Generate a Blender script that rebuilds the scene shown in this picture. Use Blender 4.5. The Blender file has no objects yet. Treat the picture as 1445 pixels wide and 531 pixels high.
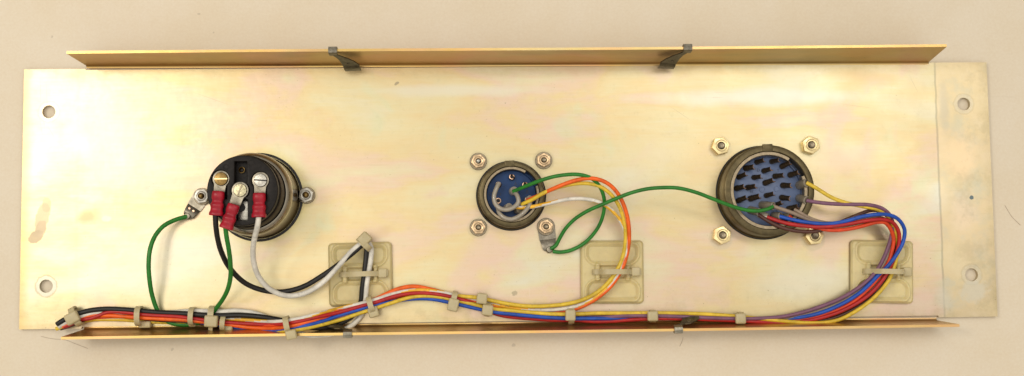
import bpy, bmesh, math, random
from mathutils import Vector, Matrix, Euler

S = 0.001            # everything below is written in millimetres
random.seed(7)
scene = bpy.context.scene
COL = scene.collection

# ------------------------------------------------------------------ camera
CAM_LOC = Vector((-16.954, -47.145, 612.986))
CAM_ROT = Euler((math.radians(4.65823), math.radians(-1.52547), math.radians(-0.70518)), 'XYZ')
FPX, CX, CY = 1744.27, 722.5, 265.5
cam_data = bpy.data.cameras.new('camera')
cam_data.sensor_width = 36.0
cam_data.angle = math.radians(45.0)
cam_data.clip_start = 0.01
cam_data.clip_end = 100.0
cam = bpy.data.objects.new('camera', cam_data)
COL.objects.link(cam)
cam.location = CAM_LOC * S
cam.rotation_euler = CAM_ROT
scene.camera = cam
CAM_M = CAM_ROT.to_matrix()

# ------------------------------------------------------------------ world and lamps
world = bpy.data.worlds.new('World')
scene.world = world
world.use_nodes = True
wbg = world.node_tree.nodes['Background']
wbg.inputs['Strength'].default_value = 1.04
# a room that is bright overhead and dim towards the walls
_nt = world.node_tree
_tc = _nt.nodes.new('ShaderNodeTexCoord')
_sep = _nt.nodes.new('ShaderNodeSeparateXYZ')
_nt.links.new(_tc.outputs['Generated'], _sep.inputs[0])
_rp = _nt.nodes.new('ShaderNodeValToRGB')
_el = _rp.color_ramp.elements
_el.new(0.5)
for _e, _p, _c in zip(_el, (0.0, 0.45, 0.95), ((0.20, 0.165, 0.125), (0.42, 0.375, 0.31), (0.99, 0.96, 0.885))):
    _e.position = _p
    _e.color = _c + (1,)
_nt.links.new(_sep.outputs['Z'], _rp.inputs['Fac'])
_nt.links.new(_rp.outputs['Color'], wbg.inputs['Color'])


def area(name, loc, target, sx, sy, power, color):
    d = bpy.data.lights.new(name, 'AREA')
    d.shape = 'RECTANGLE'
    d.size, d.size_y = sx * S, sy * S
    d.energy = power
    d.color = color
    o = bpy.data.objects.new(name, d)
    COL.objects.link(o)
    o.location = Vector(loc) * S
    o.rotation_euler = (Vector(target) - Vector(loc)).to_track_quat('-Z', 'Y').to_euler()
    return o


area('key_lamp', (-740, 220, 1200), (-60, 0, 0), 300, 300, 3.9, (1.0, 0.92, 0.80))
area('soft_box', (-400, 10, 1150), (-120, -20, 0), 440, 440, 0.55, (1.0, 0.94, 0.84))
area('strip_lamp', (330, 300, 1050), (160, 40, 0), 800, 150, 1.7, (1.0, 0.95, 0.88))
area('overhead_lamp', (-60, -160, 1300), (0, 0, 0), 700, 420, 0.7, (1.0, 0.93, 0.82))

scene.view_settings.view_transform = 'Standard'
scene.view_settings.look = 'None'
scene.view_settings.exposure = 0.0
scene.view_settings.gamma = 1.0

# ------------------------------------------------------------------ placing helpers


def P(u, v, z):
    """photo pixel + height above the panel face (mm) -> point in mm"""
    d = CAM_M @ Vector(((u - CX) / FPX, -(v - CY) / FPX, -1.0))
    t = (z - CAM_LOC.z) / d.z
    return CAM_LOC + d * t


def tag(o, label=None, cat=None, group=None, kind=None):
    if label: o['label'] = label
    if cat: o['category'] = cat
    if group: o['group'] = group
    if kind: o['kind'] = kind
    return o


def thing(name, loc, label, cat, group=None):
    o = bpy.data.objects.new(name, None)
    COL.objects.link(o)
    o.empty_display_size = 0.005
    o.location = Vector(loc) * S
    return tag(o, label, cat, group)


def origin_of(parent):
    v = Vector((0, 0, 0))
    while parent is not None:
        v += parent.location
        parent = parent.parent
    return v / S


class MB:
    """collects faces in mm, links them as one mesh object"""

    def __init__(self):
        self.bm = bmesh.new()

    def face(self, vs, mi=0):
        try:
            f = self.bm.faces.new(vs)
            f.material_index = mi
            return f
        except ValueError:
            return None

    def v(self, co):
        return self.bm.verts.new(Vector(co))

    # --- shapes
    def box(self, c, size, M=None, bevel=0.0, seg=2):
        sx, sy, sz = size[0] / 2, size[1] / 2, size[2] / 2
        co = [(-sx, -sy, -sz), (sx, -sy, -sz), (sx, sy, -sz), (-sx, sy, -sz),
              (-sx, -sy, sz), (sx, -sy, sz), (sx, sy, sz), (-sx, sy, sz)]
        M = M or Matrix.Identity(3)
        vs = [self.v(Vector(c) + M @ Vector(p)) for p in co]
        fs = [self.face([vs[i] for i in q]) for q in
              ((0, 3, 2, 1), (4, 5, 6, 7), (0, 1, 5, 4), (1, 2, 6, 5), (2, 3, 7, 6), (3, 0, 4, 7))]
        if bevel:
            es = list({e for f in fs for e in f.edges})
            bmesh.ops.bevel(self.bm, geom=es, offset=bevel, segments=seg, profile=0.5, affect='EDGES')
        return self

    def lathe(self, c, prof, n=48, axis=None, mi=0):
        """prof: list of (r, z); axis: tilt matrix"""
        M = axis or Matrix.Identity(3)
        c = Vector(c)
        rings = []
        for r, z in prof:
            if r < 1e-5:
                rings.append([self.v(c + M @ Vector((0, 0, z)))])
            else:
                rings.append([self.v(c + M @ Vector((r * math.cos(2 * math.pi * k / n), r * math.sin(2 * math.pi * k / n), z)))
                              for k in range(n)])
        for a, b in zip(rings, rings[1:]):
            for k in range(n):
                k2 = (k + 1) % n
                if len(a) == 1 and len(b) == 1: continue
                if len(a) == 1: self.face((a[0], b[k2], b[k]), mi)
                elif len(b) == 1: self.face((a[k], a[k2], b[0]), mi)
                else: self.face((a[k], a[k2], b[k2], b[k]), mi)
        return self

    def tube(self, pts, r, n=10, cap=True, stripe=None, rfun=None):
        pts = [Vector(p) for p in pts]
        N = len(pts)
        tang = []
        for i in range(N):
            t = pts[min(i + 1, N - 1)] - pts[max(i - 1, 0)]
            tang.append(t.normalized())
        up = Vector((0, 0, 1))
        if abs(tang[0].dot(up)) > 0.95: up = Vector((0, 1, 0))
        nrm = (up - tang[0] * up.dot(tang[0])).normalized()
        rings = []
        dist = 0
        dists = []
        for i in range(N):
            if i:
                dist += (pts[i] - pts[i - 1]).length
                ax = tang[i - 1].cross(tang[i])
                if ax.length > 1e-7:
                    nrm = Matrix.Rotation(tang[i - 1].angle(tang[i]), 3, ax.normalized()) @ nrm
                nrm = (nrm - tang[i] * nrm.dot(tang[i])).normalized()
            dists.append(dist)
            b = tang[i].cross(nrm)
            rr = r if rfun is None else rfun(i / (N - 1))
            rings.append([self.v(pts[i] + (nrm * math.cos(2 * math.pi * k / n) + b * math.sin(2 * math.pi * k / n)) * rr)
                          for k in range(n)])
        for i in range(N - 1):
            a, b = rings[i], rings[i + 1]
            for k in range(n):
                mi = 0
                if stripe:
                    ph = (k / n + dists[i] / stripe) % 1.0
                    mi = 1 if ph < 0.3 else 0
                self.face((a[k], a[(k + 1) % n], b[(k + 1) % n], b[k]), mi)
        if cap:
            self.face(list(reversed(rings[0])))
            self.face(rings[-1])
        return self

    def band(self, pts, wdir, width, thick, closed=False):
        """flat strap: rectangle section swept along pts, wide along wdir"""
        pts = [Vector(p) for p in pts]
        N = len(pts)
        wds = wdir if isinstance(wdir, list) else [wdir] * N
        rings = []
        for i in range(N):
            if closed: t = pts[(i + 1) % N] - pts[i - 1]
            else: t = pts[min(i + 1, N - 1)] - pts[max(i - 1, 0)]
            t.normalize()
            w = Vector(wds[i])
            w = (w - t * w.dot(t)).normalized()
            nn = t.cross(w).normalized()
            w, nn = w * width / 2, nn * thick / 2
            rings.append([self.v(pts[i] + o) for o in (w + nn, w - nn, -w - nn, -w + nn)])
        last = N if closed else N - 1
        for i in range(last):
            a, b = rings[i], rings[(i + 1) % N]
            for k in range(4):
                self.face((a[k], a[(k + 1) % 4], b[(k + 1) % 4], b[k]))
        if not closed:
            self.face(list(reversed(rings[0])))
            self.face(rings[-1])
        return self

    def plate(self, outer, holes, z0, z1):
        """flat plate with holes, outline and holes are 2-D loops in mm"""
        def ring(loop, z):
            return [self.v((p[0], p[1], z)) for p in loop]
        loops = [outer] + list(holes)
        tops = [ring(l, z1) for l in loops]
        bots = [ring(l, z0) for l in loops]
        for grp in (tops, bots):
            es = []
            for l in grp:
                for i in range(len(l)):
                    es.append(self.bm.edges.new((l[i], l[(i + 1) % len(l)])))
            bmesh.ops.triangle_fill(self.bm, use_beauty=True, use_dissolve=False, edges=es,
                                    normal=(0, 0, 1))
        for a, b in zip(tops, bots):
            n = len(a)
            for i in range(n):
                self.face((b[i], b[(i + 1) % n], a[(i + 1) % n], a[i]))
        return self

    def prism(self, loop, z0, z1, bevel=0):
        a = [self.v((p[0], p[1], z0)) for p in loop]
        b = [self.v((p[0], p[1], z1)) for p in loop]
        n = len(loop)
        fs = [self.face(list(reversed(a))), self.face(b)]
        for i in range(n):
            fs.append(self.face((a[i], a[(i + 1) % n], b[(i + 1) % n], b[i])))
        if bevel:
            es = list({e for f in fs if f for e in f.edges})
            bmesh.ops.bevel(self.bm, geom=es, offset=bevel, segments=2, profile=0.5, affect='EDGES')
        return self

    def build(self, name, mats, parent=None, label=None, smooth=40, origin=None, xf=None):
        if not isinstance(mats, (list, tuple)): mats = [mats]
        bm = self.bm
        if xf is not None:
            bmesh.ops.transform(bm, matrix=xf, verts=bm.verts)
        bmesh.ops.recalc_face_normals(bm, faces=bm.faces)
        if parent is not None: org = origin_of(parent)
        elif origin is not None: org = Vector(origin)
        else:
            lo = Vector([min(v.co[i] for v in bm.verts) for i in range(3)])
            hi = Vector([max(v.co[i] for v in bm.verts) for i in range(3)])
            org = Vector(((lo.x + hi.x) / 2, (lo.y + hi.y) / 2, lo.z))
        for v in bm.verts: v.co = (v.co - org) * S
        me = bpy.data.meshes.new(name)
        bm.to_mesh(me)
        bm.free()
        for m in mats: me.materials.append(m)
        me.polygons.foreach_set('use_smooth', [True] * len(me.polygons))
        me.set_sharp_from_angle(angle=math.radians(smooth))
        o = bpy.data.objects.new(name, me)
        COL.objects.link(o)
        if parent is not None: o.parent = parent
        else: o.location = org * S
        if label: o['label'] = label
        return o


def copy_tree(o, parent=None):
    c = o.copy()
    COL.objects.link(c)
    c.parent = parent
    for ch in [x for x in bpy.data.objects if x.parent == o]:
        copy_tree(ch, c)
    return c


def circle(cx, cy, r, n=32, ph=0):
    return [(cx + r * math.cos(2 * math.pi * k / n + ph), cy + r * math.sin(2 * math.pi * k / n + ph)) for k in range(n)]


def rrect(cx, cy, hx, hy, r, n=6):
    out = []
    for (sx, sy, a0) in ((1, 1, 0), (-1, 1, 90), (-1, -1, 180), (1, -1, 270)):
        for k in range(n + 1):
            a = math.radians(a0 + 90 * k / n)
            out.append((cx + sx * (hx - r) + r * math.cos(a), cy + sy * (hy - r) + r * math.sin(a)))
    return out


def spline(pts, step=1.2):
    """centripetal-like Catmull-Rom through 3-D points (mm)"""
    pts = [Vector(p) for p in pts]
    ext = [pts[0] * 2 - pts[1]] + pts + [pts[-1] * 2 - pts[-2]]
    out = []
    for i in range(1, len(ext) - 2):
        p0, p1, p2, p3 = ext[i - 1:i + 3]
        d0 = max((p1 - p0).length, 1e-3) ** 0.5
        d1 = max((p2 - p1).length, 1e-3) ** 0.5
        d2 = max((p3 - p2).length, 1e-3) ** 0.5
        m1 = (p2 - p1) + d1 * ((p1 - p0) / d0 - (p2 - p0) / (d0 + d1))
        m2 = (p2 - p1) + d1 * ((p3 - p2) / d2 - (p3 - p1) / (d1 + d2))
        n = max(2, int((p2 - p1).length / step))
        for k in range(n):
            t = k / n
            out.append(p1 * (2 * t ** 3 - 3 * t ** 2 + 1) + m1 * (t ** 3 - 2 * t ** 2 + t)
                       + p2 * (-2 * t ** 3 + 3 * t ** 2) + m2 * (t ** 3 - t ** 2))
    out.append(pts[-1])
    return out


# ------------------------------------------------------------------ materials
class NT:
    def __init__(self, name):
        self.m = bpy.data.materials.new(name)
        self.m.use_nodes = True
        self.t = self.m.node_tree
        self.b = self.t.nodes['Principled BSDF']
        self.tc = self.t.nodes.new('ShaderNodeTexCoord')
        mp = self.t.nodes.new('ShaderNodeMapping')
        mp.inputs['Scale'].default_value = (1000, 1000, 1000)
        self.t.links.new(self.tc.outputs['Object'], mp.inputs['Vector'])
        self.pos = mp.outputs['Vector']      # object position in mm

    def link(self, a, b): self.t.links.new(a, b)

    def put(self, sock, v):
        if isinstance(v, (int, float)): sock.default_value = v
        elif isinstance(v, (tuple, list)):
            sock.default_value = tuple(v) + ((1,) if len(v) == 3 and len(sock.default_value) == 4 else ())
        else: self.link(v, sock)

    def math(self, op, a, b=0.0, c=0.0, clamp=False):
        n = self.t.nodes.new('ShaderNodeMath')
        n.operation = op
        n.use_clamp = clamp
        for i, v in enumerate((a, b, c)): self.put(n.inputs[i], v)
        return n.outputs[0]

    def noise(self, scale, detail=3, rough=0.55, stretch=None, offset=(0, 0, 0), dist=0.0):
        v = self.pos
        if stretch or offset != (0, 0, 0):
            mp = self.t.nodes.new('ShaderNodeMapping')
            mp.inputs['Scale'].default_value = stretch or (1, 1, 1)
            mp.inputs['Location'].default_value = offset
            self.link(v, mp.inputs['Vector'])
            v = mp.outputs['Vector']
        n = self.t.nodes.new('ShaderNodeTexNoise')
        n.inputs['Scale'].default_value = scale
        n.inputs['Detail'].default_value = detail
        n.inputs['Roughness'].default_value = rough
        n.inputs['Distortion'].default_value = dist
        self.link(v, n.inputs['Vector'])
        return n.outputs['Fac']

    def ramp(self, fac, stops):
        n = self.t.nodes.new('ShaderNodeValToRGB')
        el = n.color_ramp.elements
        while len(el) < len(stops): el.new(0.5)
        for e, (p, c) in zip(el, stops):
            e.position = p
            e.color = tuple(c) + (1,) if len(c) == 3 else c
        self.link(fac, n.inputs['Fac'])
        return n.outputs['Color']

    def smooth(self, x, lo, hi):
        n = self.t.nodes.new('ShaderNodeMapRange')
        n.interpolation_type = 'SMOOTHSTEP'
        self.put(n.inputs['Value'], x)
        n.inputs['From Min'].default_value = lo
        n.inputs['From Max'].default_value = hi
        return n.outputs['Result']

    def mix(self, fac, a, b, mode='MIX'):
        n = self.t.nodes.new('ShaderNodeMix')
        n.data_type = 'RGBA'
        n.blend_type = mode
        self.put(n.inputs[0], fac)
        self.put(n.inputs[6], a)
        self.put(n.inputs[7], b)
        return n.outputs[2]

    def bump(self, h, strength=0.3, dist=0.1):
        n = self.t.nodes.new('ShaderNodeBump')
        n.inputs['Strength'].default_value = strength
        n.inputs['Distance'].default_value = dist * S
        self.link(h, n.inputs['Height'])
        self.link(n.outputs['Normal'], self.b.inputs['Normal'])

    def set(self, **k):
        names = {'color': 'Base Color', 'rough': 'Roughness', 'metal': 'Metallic', 'coat': 'Coat Weight',
                 'sss': 'Subsurface Weight', 'trans': 'Transmission Weight', 'ior': 'IOR', 'spec': 'Specular IOR Level'}
        for a, v in k.items(): self.put(self.b.inputs[names[a]], v)
        return self

    def xyz(self):
        n = self.t.nodes.new('ShaderNodeSeparateXYZ')
        self.link(self.pos, n.inputs[0])
        return n.outputs


def simple(name, color, rough=0.4, metal=0.0, var=0.12, nscale=0.5, dirt=None, bump=0.0, **kw):
    t = NT(name)
    n = t.noise(nscale, 4, 0.6)
    dark = tuple(c * (1 - var * 1.6) for c in color)
    lite = tuple(min(1, c * (1 + var)) for c in color)
    col = t.ramp(n, [(0.3, dark), (0.7, lite)])
    if dirt:
        col = t.mix(t.smooth(t.noise(nscale * 2.3, 5, 0.7, offset=(13, 5, 2)), 0.52, 0.72), col, dirt)
    t.set(color=col, metal=metal, **kw)
    t.put(t.b.inputs['Roughness'], t.math('MULTIPLY_ADD', t.noise(nscale * 1.7, 3), 0.25, rough - 0.12))
    if bump: t.bump(t.noise(nscale * 4, 4), bump, 0.15)
    return t.m


def wire_mat(name, color, rough=0.38):
    return simple(name, color, rough, var=0.16, nscale=0.16, dirt=tuple(c * .62 + .006 for c in color), bump=0.05, spec=0.4)


def make_plate_mat(name, flange=False):
    t = NT(name)
    X, Y, Z = t.xyz()
    big = t.noise(0.016, 3, 0.55, stretch=(0.45, 1.25, 1), dist=0.6)
    mid = t.noise(0.035, 4, 0.6, stretch=(0.55, 1.3, 1), offset=(40, 7, 3), dist=0.5)
    f = t.math('ADD', t.math('MULTIPLY', big, 0.65), t.math('MULTIPLY', mid, 0.35))
    col = t.ramp(f, [(0.34, (0.86, 0.79, 0.62)), (0.43, (0.87, 0.75, 0.47)), (0.50, (0.88, 0.69, 0.40)),
                     (0.55, (0.88, 0.66, 0.49)), (0.60, (0.85, 0.74, 0.50)), (0.68, (0.83, 0.79, 0.66))])
    # pinkish and greenish drifts of the chromate film
    pk = t.smooth(t.noise(0.022, 3, 0.6, offset=(91, 33, 0), dist=0.8), 0.53, 0.70)
    col = t.mix(t.math('MULTIPLY', pk, 0.60), col, (0.88, 0.63, 0.55))
    gr = t.smooth(t.noise(0.03, 3, 0.6, offset=(11, 73, 0), dist=0.6), 0.58, 0.72)
    col = t.mix(t.math('MULTIPLY', gr, 0.55), col, (0.76, 0.77, 0.52))
    # fine rolled grain
    grain = t.noise(0.9, 3, 0.6, stretch=(0.08, 1, 1))
    col = t.mix(0.10, col, t.ramp(grain, [(0.3, (0.55, 0.47, 0.33)), (0.7, (1, 0.97, 0.9))]), 'OVERLAY')
    mott = t.noise(0.28, 4, 0.65, offset=(3, 9, 1))
    col = t.mix(t.math('MULTIPLY', t.smooth(mott, 0.52, 0.75), 0.22), col, (0.66, 0.56, 0.36))
    rough = t.math('MULTIPLY_ADD', t.noise(0.05, 4, 0.6), 0.14, 0.24 if flange else 0.27)
    if not flange:
        # end of the plate that was masked during plating: duller, greyer
        wob = t.math('MULTIPLY', t.math('SUBTRACT', t.noise(0.12, 3), 0.5), 1.2)
        tab = t.smooth(t.math('ADD', X, wob), 214.6, 215.6)
        tabc = t.ramp(t.noise(0.06, 5, 0.65, offset=(5, 5, 5)),
                      [(0.33, (0.74, 0.67, 0.50)), (0.5, (0.88, 0.71, 0.45)), (0.66, (0.91, 0.75, 0.51))])
        col = t.mix(t.math('MULTIPLY', tab, 0.8), col, tabc)
        rough = t.math('ADD', rough, t.math('MULTIPLY', tab, 0.0))
        line = t.smooth(t.math('ABSOLUTE', t.math('SUBTRACT', t.math('ADD', X, wob), 214.8)), 0.8, 0.1)
        col = t.mix(t.math('MULTIPLY', line, 0.5), col, (0.36, 0.32, 0.24))
        line2 = t.smooth(t.math('ABSOLUTE', t.math('SUBTRACT', t.math('ADD', X, wob), -214.5)), 1.6, 0.2)
        col = t.mix(t.math('MULTIPLY', line2, 0.10), col, (0.5, 0.4, 0.3))

        def blob(u, v, rx, ry, ang, c, k, soft=0.35, nz=0.9, ns=0.25):
            nonlocal col
            p = P(u, v, 0)
            dx = t.math('SUBTRACT', X, p.x)
            dy = t.math('SUBTRACT', Y, p.y)
            ca, sa = math.cos(math.radians(ang)), math.sin(math.radians(ang))
            a = t.math('DIVIDE', t.math('ADD', t.math('MULTIPLY', dx, ca), t.math('MULTIPLY', dy, sa)), rx)
            b = t.math('DIVIDE', t.math('SUBTRACT', t.math('MULTIPLY', dy, ca), t.math('MULTIPLY', dx, sa)), ry)
            d = t.math('SQRT', t.math('ADD', t.math('MULTIPLY', a, a), t.math('MULTIPLY', b, b)))
            d = t.math('ADD', d, t.math('MULTIPLY', t.math('SUBTRACT', t.noise(ns, 4, 0.6, offset=(u, v, 0)), 0.5), nz))
            m = t.smooth(d, 1.0, 1.0 - soft)
            col = t.mix(t.math('MULTIPLY', m, k), col, c)
        # film thin (silvery) or thick (pink, gold); some silvery ones paint in lamp reflections
        blob(1075, 137, 82, 6.5, 0, (0.90, 0.87, 0.78), 0.75, 0.8, 0.9, 0.05)  # white reflection streak put into the plating colour
        blob(640, 128, 60, 4.5, 0, (0.88, 0.84, 0.72), 0.6, 0.8, 0.9, 0.05)  # left part of the painted reflection streak
        blob(1190, 228, 24, 10, 8, (0.88, 0.62, 0.52), 0.5, 0.9, 1.0, 0.06)
        blob(1230, 108, 30, 6, -10, (0.84, 0.63, 0.36), 0.6, 0.9, 1.0, 0.08)
        blob(1290, 130, 10, 9, 0, (0.88, 0.70, 0.42), 0.6, 0.9, 1.0, 0.1)
        blob(1355, 225, 11, 17, 0, (1.0, 0.76, 0.49), 0.8, 0.8, 0.9, 0.1)
        blob(1360, 300, 10, 14, 0, (1.0, 0.79, 0.60), 0.6, 0.8, 0.9, 0.1)
        blob(1332, 150, 4, 18, 0, (0.60, 0.55, 0.45), 0.5, 0.8, 1.0, 0.15)
        blob(1332, 420, 6, 12, 0, (0.78, 0.73, 0.62), 0.6, 0.8, 1.0, 0.15)
        blob(110, 190, 14, 22, 0, (0.90, 0.73, 0.63), 0.5, 0.9, 1.0, 0.08)
        blob(170, 400, 30, 8, 0, (0.90, 0.78, 0.68), 0.5, 0.9, 1.0, 0.08)
        blob(470, 440, 40, 4, 0, (0.84, 0.60, 0.46), 0.4, 0.9, 1.0, 0.08)
        blob(640, 200, 40, 12, 5, (0.87, 0.70, 0.42), 0.4, 0.9, 1.0, 0.06)
        blob(240, 370, 55, 26, 0, (0.88, 0.83, 0.72), 0.35, 0.95, 0.7, 0.03)  # bright reflected patch on the left, painted in as paler plating
        blob(150, 200, 26, 22, 0, (0.89, 0.83, 0.68), 0.4, 0.95, 0.9, 0.05)  # upper part of the painted left-hand reflection
        blob(1130, 400, 40, 14, 0, (0.92, 0.87, 0.74), 0.6, 0.9, 0.9, 0.05)
        blob(930, 220, 36, 12, 0, (0.92, 0.76, 0.48), 0.5, 0.9, 0.9, 0.05)
        lf = t.smooth(t.math('ADD', X, t.math('MULTIPLY', t.math('SUBTRACT', t.noise(0.1, 3), 0.5), 5)), -235.5, -241.5)
        col = t.mix(t.math('MULTIPLY', lf, 0.75), col, (0.86, 0.62, 0.26))
        # glue / paint residue near the left edge
        blob(60, 308, 3.4, 8.2, -12, (0.56, 0.45, 0.31), 0.8, 0.08, 1.1, 0.22)
        blob(51, 334, 4.2, 2.7, 40, (0.43, 0.34, 0.24), 0.85, 0.08, 1.0, 0.25)
        blob(57, 324, 2.6, 4.5, -20, (0.50, 0.40, 0.28), 0.75, 0.08, 0.9, 0.25)
        blob(66, 289, 2.4, 4.0, 10, (0.54, 0.43, 0.29), 0.7, 0.1, 1.2, 0.3)
        # rust-brown smudge right of it
        blob(124, 306, 8, 5, 15, (0.56, 0.40, 0.22), 0.65, 0.9, 1.0, 0.15)
        blob(150, 309, 3, 2, 0, (0.90, 0.84, 0.70), 0.5, 0.5)
        # worn rings round the mounting holes
        for hu, hv in ((65, 404), (69, 158), (1360, 147), (1371, 388)):
            p = P(hu, hv, 0)
            dx = t.math('SUBTRACT', X, p.x); dy = t.math('SUBTRACT', Y, p.y)
            d = t.math('SQRT', t.math('ADD', t.math('MULTIPLY', dx, dx), t.math('MULTIPLY', dy, dy)))
            d = t.math('ADD', d, t.math('MULTIPLY', t.math('SUBTRACT', t.noise(0.5, 4, 0.7), 0.5), 2.2))
            k = 0.85 if (hu, hv) == (65, 404) else 0.35
            col = t.mix(t.math('MULTIPLY', t.smooth(d, 5.2, 4.7), k), col, (0.72, 0.68, 0.58))
            e = t.smooth(t.math('ABSOLUTE', t.math('SUBTRACT', d, 5.2)), 0.55, 0.1)
            col = t.mix(t.math('MULTIPLY', e, k * 0.6), col, (0.42, 0.34, 0.22))
        # yellowed ring round the large round connectors, press marks round nuts
        for hu, hv, r0, r1, c, k in ((366, 276, 20.5, 27, (0.80, 0.68, 0.26), 0.5), (1080, 271, 22, 25, (0.72, 0.62, 0.36), 0.45),
                                     (722, 274, 16.5, 19.5, (0.66, 0.56, 0.34), 0.4),
                                     (1144, 207, 0, 6.4, (0.66, 0.62, 0.40), 0.4), (1147, 337, 0, 6.8, (0.62, 0.54, 0.36), 0.5),
                                     (1017, 336, 0, 6.6, (0.66, 0.60, 0.44), 0.4), (1016, 210, 0, 6.4, (0.70, 0.64, 0.46), 0.35),
                                     (675, 229, 0, 6, (0.62, 0.54, 0.36), 0.5), (767, 227, 0, 6, (0.62, 0.52, 0.33), 0.5),
                                     (675, 322, 0, 6, (0.62, 0.54, 0.36), 0.45), (431, 277, 0, 6.5, (0.62, 0.54, 0.30), 0.5)):
            p = P(hu, hv, 0)
            dx = t.math('SUBTRACT', X, p.x); dy = t.math('SUBTRACT', Y, p.y)
            d = t.math('SQRT', t.math('ADD', t.math('MULTIPLY', dx, dx), t.math('MULTIPLY', dy, dy)))
            d = t.math('ADD', d, t.math('MULTIPLY', t.math('SUBTRACT', t.noise(0.2, 4, 0.7), 0.5), 2.5))
            lo = r0 + 0.3 if r0 else r1 - 1.4
            col = t.mix(t.math('MULTIPLY', t.smooth(d, r1, lo), k), col, c)
        # grime on the right end and along the bottom fold
        gm = t.math('MULTIPLY', t.smooth(Y, -40, -64), t.smooth(t.noise(0.09, 5, 0.7, offset=(8, 1, 4)), 0.45, 0.7))
        col = t.mix(t.math('MULTIPLY', gm, 0.35), col, (0.50, 0.41, 0.25))
        gx = t.math('MULTIPLY', t.smooth(X, 214, 228), t.smooth(t.noise(0.07, 5, 0.7, offset=(2, 61, 4)), 0.46, 0.62))
        col = t.mix(t.math('MULTIPLY', gx, 0.25), col, (0.46, 0.39, 0.25))
        # handling grime creeping in from the plate edges
        ed = t.math('MINIMUM', t.math('SUBTRACT', 241.5, t.math('ABSOLUTE', X)), t.math('SUBTRACT', 64.2, t.math('ABSOLUTE', Y)))
        ed = t.math('ADD', ed, t.math('MULTIPLY', t.math('SUBTRACT', t.noise(0.11, 5, 0.7, offset=(77, 5, 2)), 0.5), 16))
        col = t.mix(t.math('MULTIPLY', t.smooth(ed, 6, -2), 0.38), col, (0.60, 0.48, 0.27))
        # bare spots and a bright corner on the right tab
        blob(1375, 410, 9, 7, 10, (0.80, 0.75, 0.64), 0.6, 0.5, 1.4, 0.3)
        blob(1340, 400, 4, 3, 0, (0.74, 0.68, 0.54), 0.5, 0.5, 1.4, 0.3)
        blob(90, 104, 4, 3, 0, (0.60, 0.55, 0.45), 0.35, 0.4, 1.4, 0.3)
        blob(40, 102, 3, 4, 0, (0.45, 0.40, 0.32), 0.5, 0.4, 1.4, 0.5)
        blob(1371, 279, 1.2, 1.2, 0, (0.10, 0.17, 0.22), 0.9, 0.3, 1.0, 0.6)
        blob(560, 118, 1.3, 0.8, 30, (0.35, 0.30, 0.22), 0.7, 0.3, 1.2, 0.8)
        blob(726, 414, 1.6, 1.3, 30, (0.45, 0.38, 0.27), 0.7, 0.3, 1.2, 0.8)
        blob(541, 327, 8, 4, 20, (0.72, 0.50, 0.30), 0.35, 0.9, 1.2, 0.2)
        # hairline scratches near the top-left hole
        for su, sv, L, ang in ((62, 172, 9, 84), (58, 180, 7, 80), (66, 135, 8, 87), (57, 130, 10, 90), (72, 186, 5, 60),
                               (1210, 150, 12, 8), (300, 140, 14, 20), (960, 160, 9, 35), (1290, 120, 7, 65)):
            blob(su, sv, L, 0.16, -ang, (0.42, 0.37, 0.30), 0.55, 0.9, 0.3, 0.3)
    # fine directional scratches
    sc = t.smooth(t.noise(1.0, 2, 0.5, stretch=(0.035, 2.2, 1), offset=(3, 17, 5)), 0.69, 0.76)
    sc = t.math('MULTIPLY', sc, t.smooth(t.noise(0.05, 2, 0.5, offset=(31, 2, 5)), 0.45, 0.6))
    col = t.mix(t.math('MULTIPLY', sc, 0.30), col, (0.45, 0.37, 0.24))
    sd = t.smooth(t.noise(1.0, 2, 0.5, stretch=(1.9, 0.05, 1), offset=(63, 7, 5)), 0.73, 0.79)
    sd = t.math('MULTIPLY', sd, t.smooth(t.noise(0.04, 2, 0.5, offset=(11, 42, 5)), 0.50, 0.62))
    col = t.mix(t.math('MULTIPLY', sd, 0.30), col, (0.95, 0.90, 0.80))
    if flange:
        fx = t.noise(0.012, 3, 0.6, stretch=(1, 1, 3), offset=(51, 3, 0))
        col = t.mix(0.8, col, t.ramp(fx, [(0.35, (0.70, 0.66, 0.50)), (0.5, (0.95, 0.85, 0.62)), (0.62, (0.98, 0.78, 0.58))]), 'MULTIPLY')
    # specks
    sp = t.smooth(t.noise(0.85, 2, 0.5, offset=(7, 7, 7)), 0.725, 0.78)
    dens = t.smooth(t.noise(0.03, 3, 0.6, offset=(20, 4, 9)), 0.42, 0.62)
    if not flange: dens = t.math('MAXIMUM', t.math('MULTIPLY', dens, 0.8), t.math('MULTIPLY', t.smooth(Y, -10, -60), 0.8))
    col = t.mix(t.math('MULTIPLY', t.math('MULTIPLY', sp, dens), 0.8), col, (0.20, 0.15, 0.08))
    fine = t.smooth(t.noise(2.2, 2, 0.5, offset=(1, 7, 2)), 0.665, 0.75)
    col = t.mix(t.math('MULTIPLY', t.math('MULTIPLY', fine, dens), 0.35), col, (0.34, 0.26, 0.15))
    col = t.mix(1.0, col, (0.74, 0.66, 0.50) if flange else (0.67, 0.67, 0.64), 'MULTIPLY')
    t.set(color=col, metal=0.92 if flange else 0.76)
    t.put(t.b.inputs['Roughness'], rough)
    hb = t.math('ADD', t.math('MULTIPLY', t.noise(0.05, 3), 2.0), t.math('MULTIPLY', t.noise(0.7, 4, 0.6, stretch=(0.3, 1, 1)), 0.12))
    t.bump(hb, 0.16, 0.5)
    return t.m


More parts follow.
